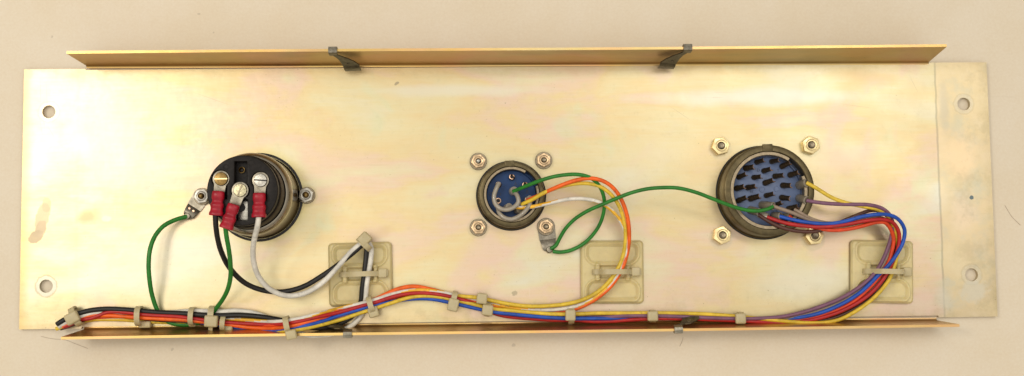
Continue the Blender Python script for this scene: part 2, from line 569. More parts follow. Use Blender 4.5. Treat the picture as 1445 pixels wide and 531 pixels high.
def make_table_mat():
    t = NT('table_laminate')
    n = t.noise(0.004, 3, 0.5)
    col = t.ramp(n, [(0.35, (0.70, 0.605, 0.47)), (0.65, (0.73, 0.63, 0.49))])
    fine = t.noise(0.8, 4, 0.6)
    col = t.mix(0.10, col, t.ramp(fine, [(0.3, (0.35, 0.3, 0.25)), (0.7, (0.95, 0.9, 0.8))]), 'OVERLAY')
    scf = t.smooth(t.noise(0.35, 3, 0.6, stretch=(0.12, 1.2, 1), offset=(9, 2, 3), dist=1.0), 0.66, 0.75)
    col = t.mix(t.math('MULTIPLY', scf, 0.10), col, (0.42, 0.35, 0.27))
    mo = t.noise(0.03, 4, 0.6, offset=(2, 7, 1))
    col = t.mix(0.18, col, t.ramp(mo, [(0.35, (0.40, 0.38, 0.35)), (0.65, (0.60, 0.60, 0.60))]), 'OVERLAY')
    sp = t.smooth(t.noise(0.16, 2, 0.5, offset=(3, 3, 3)), 0.765, 0.79)
    col = t.mix(t.math('MULTIPLY', sp, 0.35), col, (0.3, 0.24, 0.17))
    t.set(color=col, rough=0.55)
    t.bump(t.noise(0.45, 3, 0.6), 0.22, 0.3)
    return t.m


def make_nylon(name, color, sss=0.25):
    t = NT(name)
    col = t.ramp(t.noise(0.15, 4, 0.6), [(0.3, tuple(c * 0.86 for c in color)), (0.7, tuple(min(1, c * 1.06) for c in color))])
    oi = t.t.nodes.new('ShaderNodeObjectInfo')
    col = t.mix(t.math('MULTIPLY', oi.outputs['Random'], 0.35), col, tuple(c * k for c, k in zip(color, (0.80, 0.76, 0.66))))
    d = t.smooth(t.noise(0.5, 5, 0.7, offset=(4, 8, 1)), 0.58, 0.75)
    col = t.mix(t.math('MULTIPLY', d, 0.35), col, (0.42, 0.31, 0.13))
    t.set(color=col, rough=0.42, sss=sss)
    t.b.inputs['Subsurface Radius'].default_value = (1.0, 0.8, 0.4)
    t.b.inputs['Subsurface Scale'].default_value = 1.5 * S
    return t.m


M = dict(
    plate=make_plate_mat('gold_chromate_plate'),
    flange=make_plate_mat('gold_chromate_flange', True),
    table=make_table_mat(),
    steel=simple('dull_steel', (0.50, 0.47, 0.41), 0.36, 1.0, 0.2, 0.4, (0.20, 0.17, 0.12)),
    shell_lit=simple('lit_shell_metal', (0.55, 0.51, 0.43), 0.20, 1.0, 0.10, 0.10, (0.30, 0.26, 0.20)),  # shell metal with the shoulder's highlight put into its colour
    shellwall=simple('shaded_shell_metal', (0.125, 0.095, 0.058), 0.20, 1.0, 0.15, 0.2, (0.12, 0.09, 0.05)),  # same shell metal, its dark reflections put into the colour
    bronze=simple('olive_shell_metal', (0.105, 0.080, 0.036), 0.36, 0.7, 0.2, 0.35, (0.085, 0.066, 0.032), bump=0.08),
    rim=simple('pale_rim_metal', (0.29, 0.23, 0.15), 0.36, 0.8, 0.15, 0.6),
    black=simple('black_phenolic', (0.012, 0.009, 0.0075), 0.40, 0.0, 0.3, 0.5, spec=0.16),
    blackbrown=simple('dark_brown_phenolic', (0.028, 0.016, 0.008), 0.42, 0.0, 0.3, 0.5, spec=0.25),
    brass=simple('aged_brass', (0.21, 0.135, 0.048), 0.34, 1.0, 0.25, 0.9, (0.18, 0.11, 0.04)),
    brasslite=simple('pale_brass_nut', (0.78, 0.62, 0.33), 0.28, 1.0, 0.08, 0.3),
    silver=simple('scuffed_silver', (0.44, 0.42, 0.37), 0.32, 1.0, 0.2, 0.9, (0.35, 0.32, 0.26), bump=0.3),
    silvergold=simple('blotchy_pale_gold', (0.50, 0.45, 0.29), 0.36, 1.0, 0.3, 1.1, (0.36, 0.33, 0.22), bump=0.3),
    tin=simple('tinned_copper', (0.30, 0.27, 0.21), 0.36, 1.0, 0.25, 0.6, (0.26, 0.22, 0.16)),
    copper=simple('copper_nut', (0.57, 0.41, 0.25), 0.33, 1.0, 0.2, 0.8, (0.22, 0.14, 0.07)),
    darkmetal=simple('dark_spring_steel', (0.155, 0.14, 0.105), 0.36, 0.9, 0.25, 0.5, (0.08, 0.07, 0.05)),
    lugmetal=simple('grey_solder_lug', (0.24, 0.215, 0.17), 0.40, 0.9, 0.2, 0.6, (0.12, 0.10, 0.075), bump=0.2),
    threads=simple('dark_screw_thread', (0.28, 0.23, 0.16), 0.38, 1.0, 0.25, 1.2),
    redcap=simple('red_vinyl_sleeve', (0.36, 0.006, 0.02), 0.34, 0.0, 0.2, 0.3, spec=0.35, bump=0.2),
    blueface=simple('navy_insert', (0.012, 0.045, 0.145), 0.40, 0.0, 0.12, 0.2, spec=0.22),
    greyblue=simple('slate_blue_insert', (0.115, 0.16, 0.29), 0.36, 0.0, 0.08, 0.2, spec=0.4),
    mark=simple('dark_blue_marking', (0.008, 0.016, 0.05), 0.5),
    pin=simple('dark_bronze_pin', (0.16, 0.115, 0.07), 0.34, 0.9, 0.25, 1.2, (0.03, 0.022, 0.015)),
    pinlip=simple('copper_pin_lip', (0.70, 0.46, 0.32), 0.3, 1.0, 0.2, 1.0),
    hole=simple('dark_cavity', (0.012, 0.009, 0.007), 0.6),
    cleartube=simple('grey_clear_sleeve', (0.33, 0.29, 0.23), 0.22, 0.0, 0.12, 0.3, coat=0.4),
    cleardark=simple('smoky_sleeve', (0.17, 0.145, 0.105), 0.24, 0.0, 0.12, 0.3, coat=0.4),
    nylon=make_nylon('aged_nylon', (0.56, 0.475, 0.28)),
    mount=make_nylon('aged_mount_plastic', (0.70, 0.59, 0.31), 0.45),
    foam=simple('adhesive_foam', (0.42, 0.33, 0.13), 0.7, 0, 0.15, 0.8),
    w_black=wire_mat('black_insulation', (0.012, 0.010, 0.009), 0.42),
    w_white=wire_mat('white_insulation', (0.74, 0.70, 0.62)),
    w_green=wire_mat('green_insulation', (0.022, 0.20, 0.022)),
    w_yellow=wire_mat('yellow_insulation', (0.75, 0.52, 0.045)),
    w_stripe=wire_mat('yellow_tracer', (0.85, 0.46, 0.03)),
    w_orange=wire_mat('orange_insulation', (0.86, 0.13, 0.012)),
    w_purple=wire_mat('purple_insulation', (0.215, 0.095, 0.16)),
    w_blue=wire_mat('blue_insulation', (0.014, 0.085, 0.46)),
    w_red=wire_mat('red_insulation', (0.46, 0.018, 0.018)),
    w_redorange=wire_mat('red_orange_insulation', (0.74, 0.065, 0.014)),
    w_brown=wire_mat('brown_insulation', (0.085, 0.028, 0.018)),
    w_tan=wire_mat('grey_tan_insulation', (0.30, 0.22, 0.16)),
    hair=simple('dark_fibre', (0.40, 0.32, 0.24), 0.6),
)

# ------------------------------------------------------------------ the table
TH = 2.7
mb = MB()
mb.prism([(-1500, -1200), (1500, -1200), (1500, 1200), (-1500, 1200)], -30, -TH)
tag(mb.build('tabletop', M['table']), kind='structure')

# ------------------------------------------------------------------ the rack panel
PW, PH = 241.5, 64.18
panel = thing('rack_panel', (0, 0, -TH), 'long gold chromate metal rack panel with folded upper and lower flanges', 'metal panel')
HOLES = [P(u, v, 0) for u, v in ((69, 158), (65, 404), (1360, 147), (1371, 388))]
mb = MB()
# outline with small relief notches at the ends of the folds
out = []
edge = [(-PW, -PH), (-211.5, -PH), (-211.2, -PH + 0.9), (211.6, -PH + 0.9), (211.9, -PH), (PW, -PH),
        (PW, PH), (212.2, PH), (211.9, PH - 0.6), (-211.2, PH - 0.6), (-211.5, PH), (-PW, PH)]
mb.plate(edge, [circle(h.x, h.y, 3.25, 40) for h in HOLES], -TH, 0)
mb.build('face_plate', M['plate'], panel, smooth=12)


def flange(sign, rootpts, toppts, ztop, name):
    """a folded strip: bend radius at the root, thickness 1.7"""
    T = 1.25
    (xl, xr), (tl, tr) = rootpts, toppts
    m = MB()
    prof = []
    # (inner y offset, z) measured outward from the plate edge
    R0 = 1.2
    for k in range(7):
        a = math.radians(90 * k / 6)
        prof.append((-R0 * 0 + R0 * math.sin(a) - 1.2, R0 - R0 * math.cos(a)))
    N = 30
    inner, outer = [], []
    rows = [(p[0], p[1]) for p in prof]
    lean = tl[1] - 0.0
    rows.append((lean, ztop))
    verts = []
    for i in range(N + 1):
        f = i / N
        sec_in, sec_out = [], []
        yr = xl[1] + (xr[1] - xl[1]) * f
        yt = tl[1] + (tr[1] - tl[1]) * f
        wob = 0.25 * math.sin(f * 7.0) * 0.6
        for j, (oy, z) in enumerate(rows):
            g = 0 if j < len(rows) - 1 else 1
            x = (xl[0] + (xr[0] - xl[0]) * f) * (1 - g) + (tl[0] + (tr[0] - tl[0]) * f) * g
            if j < len(rows) - 1:
                y = yr + sign * oy
            else:
                y = yt + wob
            sec_in.append(Vector((x, y, z)))
        # outer skin: outward by T
        for j, p in enumerate(sec_in):
            if j < len(rows) - 1:
                a = math.radians(90 * j / 6)
                o = Vector((0, sign * T * math.sin(a), -T * math.cos(a)))
            else: o = Vector((0, sign * T, 0))
            sec_out.append(p + o)
        verts.append([m.v(p) for p in sec_in] + [m.v(p) for p in reversed(sec_out)])
    K = len(verts[0])
    for i in range(N):
        for k in range(K):
            m.face((verts[i][k], verts[i][(k + 1) % K], verts[i + 1][(k + 1) % K], verts[i + 1][k]))
    m.face(verts[0]); m.face(list(reversed(verts[-1])))
    es = [e for e in m.bm.edges if len(e.link_faces) == 2 and e.calc_face_angle(0) > 1.0]
    bmesh.ops.bevel(m.bm, geom=es, offset=0.28, segments=2, profile=0.5, affect='EDGES')
    return m.build(name, M['flange'], panel, smooth=35)


ZT, ZB = 25.0, 15.0
a, b = P(122, 93, 0), P(1310, 88, 0)
c, d = P(94, 76, ZT), P(1336, 66.5, ZT)
flange(1, ((a.x, a.y), (b.x, b.y)), ((c.x, c.y), (d.x, d.y)), ZT, 'top_flange')
a, b = (-210.0, -64.6), (210.6, -65.6)
c, d = P(86, 475.6, ZB), P(1354, 458, ZB)
flange(-1, (a, b), ((c.x, c.y), (d.x, d.y)), ZB, 'bottom_flange')

# ------------------------------------------------------------------ nuts


def hex_nut(name, across, h, m_nut, m_bolt, m_wash, washer_r, bolt_r, bolt_h, lock=False, dome=False):
    t = thing(name, (0, 0, 0), '', 'nut')
    z = 0.0
    if washer_r:
        w = MB()
        w.lathe((0, 0, 0), [(bolt_r, 0), (washer_r - .1, 0), (washer_r, .15), (washer_r, .65), (washer_r - .15, .8), (bolt_r, .8), (bolt_r, 0)], 40)
        w.build('washer', m_wash, t)
        z = 0.8
    n = MB()
    n.prism(circle(0, 0, across / math.sqrt(3), 6), z, z + h, 0.0)
    # chamfer the top corners by intersecting with a cone: push corner verts down through an extra ring
    top = [v for v in n.bm.verts if v.co.z > z + h - 1e-4]
    bmesh.ops.bevel(n.bm, geom=[e for e in n.bm.edges if e.verts[0] in top and e.verts[1] in top], offset=h * 0.2,
                    segments=2, profile=0.6, affect='EDGES')
    es = [e for e in n.bm.edges if abs(e.verts[0].co.z - e.verts[1].co.z) > h * 0.4]
    bmesh.ops.bevel(n.bm, geom=es, offset=0.25, segments=2, profile=0.5, affect='EDGES')
    # raised collar round the bore
    n.lathe((0, 0, 0), [(bolt_r + 1.0, z + h - 0.02), (bolt_r + .75, z + h + .12), (bolt_r + 0.25, z + h - 0.02)], 32)
    n.build('nut', m_nut, t, smooth=30)
    s = MB()
    pr = [(bolt_r, z)]
    zz = z + h - 0.8
    while zz < z + h + bolt_h - 0.5:
        pr += [(bolt_r, zz), (bolt_r * 0.86, zz + 0.22)]
        zz += 0.44
    e = z + h + bolt_h
    pr += [(bolt_r * 0.92, e - .35), (bolt_r * 0.7, e), (bolt_r * 0.35, e + (0.25 if dome else -0.25)), (0, e + (0.3 if dome else -0.3))]
    s.lathe((0, 0, 0), pr, 28)
    s.build('bolt_end', m_bolt, t, smooth=50)
    return t


NUT_SPOTS = []


def place_nut(proto, first, u, v, z, rot, label, group):
    p = P(u, v, z + 2.5)
    o = proto if first else copy_tree(proto)
    o.location = Vector((p.x, p.y, z)) * S
    o.rotation_euler = (0, 0, math.radians(rot))
    tag(o, label, 'nut', group)
    return o


GN = 'hex nuts on the connector mounting screws'
brass_nut = hex_nut('hex_nut', 8.3, 4.0, M['brasslite'], M['threads'], M['steel'], 0, 2.0, 0.9)
place_nut(brass_nut, True, 1017, 206, 0, 12, 'bright brass hex nut at the upper left of the large multi-pin connector', GN)
place_nut(brass_nut, False, 1144, 205, 0, 40, 'bright brass hex nut at the upper right of the large multi-pin connector', GN)
place_nut(brass_nut, False, 1019, 332, 0, 22, 'bright brass hex nut at the lower left of the large multi-pin connector', GN)
place_nut(brass_nut, False, 1149, 333, 0, 5, 'bright brass hex nut under the wires leaving the large multi-pin connector', GN)
cop_nut = hex_nut('hex_nut', 6.3, 2.4, M['copper'], M['threads'], M['threads'], 4.3, 1.45, 0.9)
silv_nut = hex_nut('hex_nut', 6.3, 2.4, M['copper'], M['silver'], M['threads'], 4.3, 1.45, 0.9, dome=True)
place_nut(silv_nut, True, 675, 227.5, 0, 10, 'coppery hex nut with a silvery screw tip, upper left of the blue connector', GN)
place_nut(cop_nut, True, 767.5, 226, 0, 28, 'coppery hex nut with a dark screw tip, upper right of the blue connector', GN)
place_nut(cop_nut, False, 675, 321, 0, 3, 'coppery hex nut with a dark screw tip, lower left of the blue connector', GN)
place_nut(cop_nut, False, 770.5, 320, 0.9, 16, 'coppery hex nut clamping the grey solder lug below the blue connector', GN)
end_nut = hex_nut('hex_nut', 6.6, 2.6, M['steel'], M['brass'], M['threads'], 4.2, 1.55, 1.6, dome=True)
place_nut(end_nut, True, 432, 275.5, 0, 20, 'steel hex nut with brass screw tip right of the tall black power connector', GN)
place_nut(end_nut, False, 284.5, 277, 1.0, 8, 'steel hex nut half hidden behind the tall black power connector, clamping a lug', GN)

# ------------------------------------------------------------------ solder lugs


def lug(nut_uv, end_uv, r0, r1, label, hole_t=None, lift=1.5):
    a, b = P(*nut_uv, 0.5), P(*end_uv, 1.5)
    a.z = b.z = 0
    L = (b - a).length
    dirv = (b - a).normalized()
    t = thing('solder_lug', a, label, 'solder lug', 'grey solder lugs')
    ang = math.atan2(dirv.y, dirv.x)
    m = MB()
    # outline in local axes, x along the lug
    top = []
    for k in range(15):
        th = math.radians(90 + 180 * k / 14)
        top.append((r0 * math.cos(th), r0 * math.sin(th)))
    bend = L * 0.58
    out = [(bend, r0 * 0.82 + r1 * .18)] + top + [(bend, -(r0 * 0.82 + r1 * .18))]
    def build_sheet(pts_h):
        va = [m.v((x, y, z)) for x, y, z in pts_h]
        vb = [m.v((x, y, z + 0.8)) for x, y, z in pts_h]
        m.face(list(reversed(va))); m.face(vb)
        n = len(va)
        for i in range(n): m.face((va[i], va[(i + 1) % n], vb[(i + 1) % n], vb[i]))
    build_sheet([(x, y, 0.05) for x, y in out])
    M3 = Matrix.Rotation(ang, 4, 'Z')
    M3 = Matrix.Translation(a) @ M3
    m.build('tongue', M['tin'] if hole_t else M['lugmetal'], t, xf=M3)
    # the bent crimp end, tilted up
    m = MB()
    hb = r0 * 0.82 + r1 * .18
    rows = []
    for k in range(9):
        f = k / 8
        x = bend - 0.2 + (L - bend + 1.2) * f
        w = hb + (r1 - hb) * f ** 0.8
        if k == 8: w *= 0.7
        z = 0.25 + lift * math.sin(f * math.pi * 0.75)
        rows.append([m.v((x, w, z)), m.v((x, w * 0.4, z + .45)), m.v((x, -w * 0.4, z + .45)), m.v((x, -w, z)),
                     m.v((x, -w, z - .25)), m.v((x, w, z - .25))])
    for p, q in zip(rows, rows[1:]):
        for k in range(6): m.face((p[k], p[(k + 1) % 6], q[(k + 1) % 6], q[k]))
    m.face(rows[0]); m.face(rows[-1])
    m.build('crimp_end', M['lugmetal'], t, xf=M3)
    m = MB()
    e = L + 0.5
    m.lathe((e, 0, lift + .3), [(0, -1.1), (1.2, -.8), (1.75, 0), (1.3, .75), (0, 1.0)], 16)
    m.build('solder_blob', M['tin'], t, xf=M3)
    if hole_t:
        m = MB()
        for s in (-1, 1):
            m.lathe((L * 0.72, s * 1.15, lift * .85 + .55), [(0.65, -.2), (0.55, .25), (0.2, .3), (0, .3)], 12)
        m.build('rivet_dimple', M['pinlip'], t, xf=M3)
    return t


lug((284.5, 277), (266, 304), 4.1, 2.4, 'grey solder lug with green wire, left of the tall black power connector', True, 2.2)
lug((770.5, 320), (775, 351), 4.4, 2.9, 'grey solder lug with two green wire ends below the blue connector', False, 1.2)

# ------------------------------------------------------------------ the tall power connector on the left
FZ = 42.0
fc = P(342, 269, FZ)
AX, AY = fc.x, fc.y
pw = thing('power_connector', (AX, AY, 0), 'tall round black power connector in a bright metal shell with three screw terminals', 'connector')
m = MB()
m.lathe((AX, AY, 0), [(17.0, 0), (20.5, 0), (20.6, .5), (20.4, 1.6), (19.9, 2.2), (19.8, 18.6), (19.5, 18.9), (17, 18.9)], 96)
m.build('shell', M['shellwall'], pw)
m = MB()
m.lathe((AX, AY, 0), [(17, 18.95), (19.85, 18.95), (19.95, 19.4), (19.8, 20.8), (19.1, 22.6), (18.0, 23.9), (17.3, 24.3), (16.95, 24.0), (16.85, 20)], 96)
m.build('rim_ring', M['shell_lit'], pw)  # shell shoulder split off to carry the painted highlight
m = MB()
m.lathe((AX, AY, 0), [(20.8, 0.02), (22.0, 0.02), (22.0, 0.5), (21.4, .8), (20.8, .8)], 80)
m.build('base_shade_ring', M['hole'], pw)  # black ring painting the shade round the foot of the shell


def loc(u, v, z=FZ):
    q = P(u, v, z)
    return (q.x, q.y)


PXM = FPX / (CAM_LOC.z - FZ)   # px per mm on the face


def pocket(stations):
    """keyhole outline: list of (u, v, half width px), top to bottom"""
    L = [loc(u - w, v) for u, v, w in stations]
    Rr = [loc(u + w, v) for u, v, w in stations]
    return L + list(reversed(Rr))


def round_then_channel(u, v, r, ch, vend):
    st = []
    for k in range(13):
        a = math.radians(4 + 130 * k / 12)
        w = r * math.sin(a)
        y = v - r * math.cos(a)
        st.append((u, y, max(w, ch) if a > math.pi / 2 else w))
    st.append((u, vend, ch))
    return st


pk_l = pocket(round_then_channel(311, 253, 12.4, 9.0, 281))
pk_r = pocket(round_then_channel(367, 255, 12.4, 9.0, 283))
slot = [(339.5, 228, 8.8), (339.5, 254.5, 8.8)]
cen = []
for k in range(10):
    a = math.radians(42 + 100 * k / 9)
    cen.append((339, 269 - 12.6 * math.cos(a), 12.6 * math.sin(a)))
slot += cen + [(340.5, 282, 9.0), (341, 311, 8.6)]
pk_c = pocket(slot)
outer = circle(AX, AY, 16.3, 96)
m = MB()
m.plate(outer, [pk_l, pk_r, pk_c], 37.0, FZ)
es = [e for e in m.bm.edges if len(e.link_faces) == 2 and e.calc_face_angle(0) > 1.0 and e.verts[0].co.z > 41 and e.verts[1].co.z > 41]
bmesh.ops.bevel(m.bm, geom=es, offset=0.45, segments=3, profile=0.5, affect='EDGES')
m.lathe((AX, AY, 0), [(0, 37.05), (16.25, 37.05)], 64)
m.lathe((AX, AY, 0), [(16.3, 37.0), (16.75, 36.6), (16.75, 27), (16.6, 20)], 96)
ins = m.build('insulator', M['black'], pw, smooth=35)
m = MB()
m.lathe((AX, AY, 0), [(16.78, 36.2), (16.95, 35.9), (16.95, 26.2)], 96)
m.build('insulator_skirt', M['blackbrown'], pw)
# rivet in the slot, faint moulded dimples, contact strip
rx, ry = loc(341, 240, 38)
m = MB()
m.lathe((rx, ry, 37.1), [(0.75, 0.0), (0.75, .5), (1.2, 1.1), (1.5, 1.0), (1.6, .3), (1.6, 0)], 24)
m.build('rivet', M['brass'], pw)
sx, sy = loc(343.5, 298, 38)
m = MB()
m.box((sx, sy, 38.0), (4.6, 9.6, 1.2), bevel=0.3)
m.build('contact_strip', M['silver'], pw)
hx, hy = loc(340, 293, 39)
m = MB()
m.lathe((hx, hy, 38.62), [(0, 0), (2.0, 0), (1.9, .1), (0, .12)], 24)
m.build('contact_hole', M['hole'], pw)
for du, dv in ((354, 230), (355, 303), (319, 236)):
    gx, gy = loc(du, dv)
    m = MB()
    m.lathe((gx, gy, FZ - 0.02), [(1.5, 0), (1.4, .1), (1.1, .12), (0.9, .02)], 20)
    m.build('moulding_mark', M['black'], ins)


def slot_screw(u, v, z, r, ang, mat, slotmat):
    q = P(u, v, z)
    m = MB()
    m.lathe((q.x, q.y, 0), [(r * .5, z - 2.4), (r, z - 2.2), (r, z - 0.45), (r * 0.93, z - 0.12), (r * 0.7, z), (0, z + 0.1)], 40)
    s = m.build('terminal_screw', mat, pw)
    m = MB()
    R3 = Matrix.Rotation(math.radians(ang), 3, 'Z')
    m.box((q.x, q.y, z + 0.02), (r * 1.86, 0.62, 0.35), R3)
    m.build('screw_slot', slotmat, s)


slot_screw(311.5, 252.5, 43.6, 3.15, 0, M['brass'], M['brasslite'])
slot_screw(338.5, 268.5, 44.4, 3.1, 70, M['silvergold'], M['threads'])
slot_screw(367.3, 254.5, 43.8, 3.05, -4, M['silver'], M['hole'])

# ring terminals


def ring_terminal(su, sv, z, a_uv, b_uv, label, wpx):
    q = P(su, sv, z)
    a, b = P(*a_uv, z + 0.8), P(*b_uv, z + 0.8)
    t = thing('ring_terminal', (q.x, q.y, z - 1.2), label, 'ring terminal', 'red crimp ring terminals')
    ax = (a - q); ax.z = 0
    L = ax.length
    ang = math.atan2(ax.y, ax.x)
    m = MB()
    r = 3.85
    o = []
    for k in range(25):
        th = math.radians(42 + 276 * k / 24)
        o.append((r * math.cos(th), r * math.sin(th)))
    o += [(L + 1.0, -2.6), (L + 1.0, 2.6)]
    m.prism(o, -1.15, -0.35, 0.12)
    xf = Matrix.Translation(Vector((q.x, q.y, z))) @ Matrix.Rotation(ang, 4, 'Z')
    m.build('ring_tongue', M['tin'], t, xf=xf)
    # vinyl sleeve: flattened barrel with a crimp waist and a bell
    d = (b - a)
    d2 = Vector((d.x, d.y, 0))
    LL = d2.length
    angs = math.atan2(d2.y, d2.x)
    m = MB()
    W = wpx / PXM / 2
    prof = [(0, .80, .60), (.04, .90, .72), (.14, .94, .78), (.30, .93, .75), (.38, .80, .52), (.47, .84, .55), (.53, .98, .80),
            (.62, 1.0, .82), (.70, .92, .62), (.80, .94, .66), (.88, 1.06, .86), (.97, 1.08, .92), (1.0, 1.02, .86)]
    rings = []
    n = 28
    for f, w, h in prof:
        ring = []
        for k in range(n):
            th = 2 * math.pi * k / n
            cx, cz = math.cos(th), math.sin(th)
            ex = 0.72
            ring.append(m.v((LL * f, W * w * math.copysign(abs(cx) ** ex, cx), 0.9 + W * h * .92 * math.copysign(abs(cz) ** ex, cz))))
        rings.append(ring)
    for p, s in zip(rings, rings[1:]):
        for k in range(n): m.face((p[k], p[(k + 1) % n], s[(k + 1) % n], s[k]))
    m.face(rings[0])
    # recessed open end
    inner = [m.v(v.co * 1.0) for v in rings[-1]]
    for v, w_ in zip(inner, rings[-1]):
        v.co = Vector((LL * 0.95, w_.co.y * 0.6, 0.9 + (w_.co.z - .9) * 0.6))
    for k in range(n): m.face((rings[-1][k], rings[-1][(k + 1) % n], inner[(k + 1) % n], inner[k]))
    m.face(inner)
    m.build('red_sleeve', M['redcap'], t, xf=Matrix.Translation(Vector((a.x, a.y, z))) @ Matrix.Rotation(angs, 4, 'Z'), smooth=60)


ring_terminal(311.5, 252.5, 42.6, (308.5, 270), (305, 304.5), 'red crimp ring terminal under the brass screw, carrying the black wire', 18.5)
ring_terminal(338.5, 268.5, 43.6, (330.5, 288.5), (319, 323), 'red crimp ring terminal under the middle screw, carrying the green wire', 18.5)
ring_terminal(367.3, 254.5, 42.8, (366, 272.5), (365.5, 307), 'red crimp ring terminal under the silver screw, carrying the white wire', 19)

# ------------------------------------------------------------------ round multi-pin connectors


def shell_parts(t, cx, cy, R, zr, m_out, lip, gap_deg, notch_deg, facew):
    m = MB()
    m.lathe((cx, cy, 0), [(R - 4, 0), (R + .55, 0), (R + .7, .4), (R + .55, 1.2), (R, 1.8), (R, zr - 1.0), (R - .3, zr - .3), (R - .9, zr), (R - facew, zr), (R - facew - .35, zr - .4),
                          (R - facew - .4, 1)], 96)
    m.build('shell', m_out, t)
    # inner pale retaining ring, open over one sector
    m = MB()
    r1, r0 = R - facew - .45, R - facew - .45 - lip
    n = 84
    a0, a1 = gap_deg
    prev = None
    first = None
    for k in range(n + 1):
        a = math.radians(a1 + (360 - (a1 - a0)) * k / n)
        ca, sa = math.cos(a), math.sin(a)
        sec = [m.v((cx + r * ca, cy + r * sa, z)) for r, z in ((r1, 1), (r1, zr - 1.0), (r0 + .2, zr - 1.0), (r0, zr - 1.2), (r0, 1))]
        if prev:
            for j in range(4): m.face((prev[j], prev[j + 1], sec[j + 1], sec[j]))
        else: m.face(sec)
        prev = sec
    m.face(list(reversed(prev)))
    m.build('retaining_ring', M['rim'], t)
    # keyway tab on the rim
    m = MB()
    a = math.radians(notch_deg)
    Rz = Matrix.Rotation(a, 3, 'Z')
    rr = R - facew * 0.5
    m.box((cx + rr * math.cos(a), cy + rr * math.sin(a), zr - 0.25), (facew + .7, 5.0, 1.2), Rz, bevel=0.25)
    m.build('key_tab', m_out, t)
    m = MB()
    m.lathe((cx, cy, 0), [(R + .5, 0.02), (R + 1.3, 0.02), (R + 1.2, .35), (R + .5, .4)], 80)
    m.build('base_shade_ring', M['hole'], t)  # thin black ring standing in for shade at the shell base


def solder_cup(m, base, tilt, h, r):
    """a cup pin with a scooped open end"""
    n = 14
    base = Vector(base)
    d = Vector((tilt[0], tilt[1], 1)).normalized()
    q = Vector((0, 0, 1)).rotation_difference(d).to_matrix()
    def ring(rad, z, scoop=0.0, mi=0):
        vs = []
        for k in range(n):
            th = 2 * math.pi * k / n
            zz = z - scoop * max(0, math.cos(th - 0.6)) ** 1.0
            vs.append(m.v(base + q @ Vector((rad * math.cos(th), rad * math.sin(th), zz))))
        return vs
    R = [ring(r * 1.15, 0), ring(r * 1.15, h * .25), ring(r, h * .32), ring(r, h, h * .45), ring(r * .74, h - .05, h * .45), ring(r * .66, h * .38)]
    mis = [0, 0, 0, 1, 1]
    for (a, b), mi in zip(zip(R, R[1:]), mis):
        for k in range(n): m.face((a[k], a[(k + 1) % n], b[(k + 1) % n], b[k]), mi)
    m.face(R[-1], 2)


def text_mesh(txt, size, x, y, z, rot, name, mat, parent):
    cu = bpy.data.curves.new(name, 'FONT')
    cu.body = txt
    cu.size = size * S
    cu.extrude = 0.03 * S
    cu.align_x, cu.align_y = 'CENTER', 'CENTER'
    o = bpy.data.objects.new(name + '_tmp', cu)
    COL.objects.link(o)
    dg = bpy.context.evaluated_depsgraph_get()
    me = bpy.data.meshes.new_from_object(o.evaluated_get(dg))
    bpy.data.objects.remove(o)
    bpy.data.curves.remove(cu)
    me.name = name
    me.materials.clear()
    me.materials.append(mat)
    r = bpy.data.objects.new(name, me)
    COL.objects.link(r)
    r.parent = parent
    r.location = (Vector((x, y, z)) - origin_of(parent)) * S
    r.rotation_euler = (0, 0, rot)
    return r


# --- middle blue connector
MZ = 10.0
MI = 4.5
cbase = P(722, 274.2, MZ)
mc = thing('blue_connector', (cbase.x, cbase.y, 0), 'small round connector with a navy blue face in an olive metal shell', 'connector')
shell_parts(mc, cbase.x, cbase.y, 16.2, MZ, M['bronze'], 1.25, (18, 58), 93, 2.2)
m = MB()
m.lathe((cbase.x, cbase.y, 0), [(0, MI), (11.9, MI), (12.2, MI - .3), (12.2, MI - .9), (14, MI - 1.0)], 72)
m.lathe((cbase.x, cbase.y, 0), [(12.35, MI - .6), (12.35, MI - .1), (12.9, MI - .1), (12.9, MI - .6)], 72)
mins = m.build('insert', M['blueface'], mc)
for (u, v, h) in ((722.5, 250, 3.2), (741, 261, 2.6), (703.5, 260.5, 3.0), (716, 293.5, 3.0), (731, 295, 3.0), (745, 282, 3.4), (703, 283.5, .8)):
    q = P(u, v, MI + h)
    m = MB()
    solder_cup(m, (q.x, q.y, MI - 0.02), (0, .06), h, 1.35)
    m.build('solder_cup', [M['pin'], M['pinlip'], M['hole']], mc)
q = P(724, 270, MI + 3.5)
m = MB()
m.tube([Vector((q.x, q.y, MI)), Vector((q.x, q.y + .2, MI + 2)), Vector((q.x + .6, q.y + .2, MI + 3.6))], 2.1, 20)
m.build('centre_sleeve', M['cleartube'], mc)
for u, v, sz, rr in ((716, 293.5, 2.0, 0), (731, 297, 1.9, 1), (745.5, 282, 1.8, 0)):
    q = P(u, v, MI + 3)
    m = MB()
    m.tube([Vector((q.x - .3, q.y, MI)), Vector((q.x, q.y, MI + 2.2)), Vector((q.x + .9, q.y + .3, MI + 4))], sz, 18)
    m.build('pin_sleeve', M['cleartube'] if rr == 0 else M['cleardark'], mc)
for s_, u, v in (('A', 727.5, 260), ('B', 744, 271), ('C', 692, 274.5), ('D', 704.5, 274.5), ('E', 738, 303)):
    q = P(u, v, MI)
    text_mesh(s_, 2.6, q.x, q.y, MI + 0.04, 0, 'face_letter', M['mark'], mins)
# two looped jumpers of smoky clear sleeving


def rise(u, v, z):
    # the harness rides up over the thick wires just left of the first mount
    if z < 9 and v > 440 and 330 < u < 530: z += 11 * math.exp(-((u - 425) / 42.0) ** 2)
    return z


def path(pts, step=1.0): return spline([P(u, v, rise(u, v, z)) for u, v, z in pts], step)


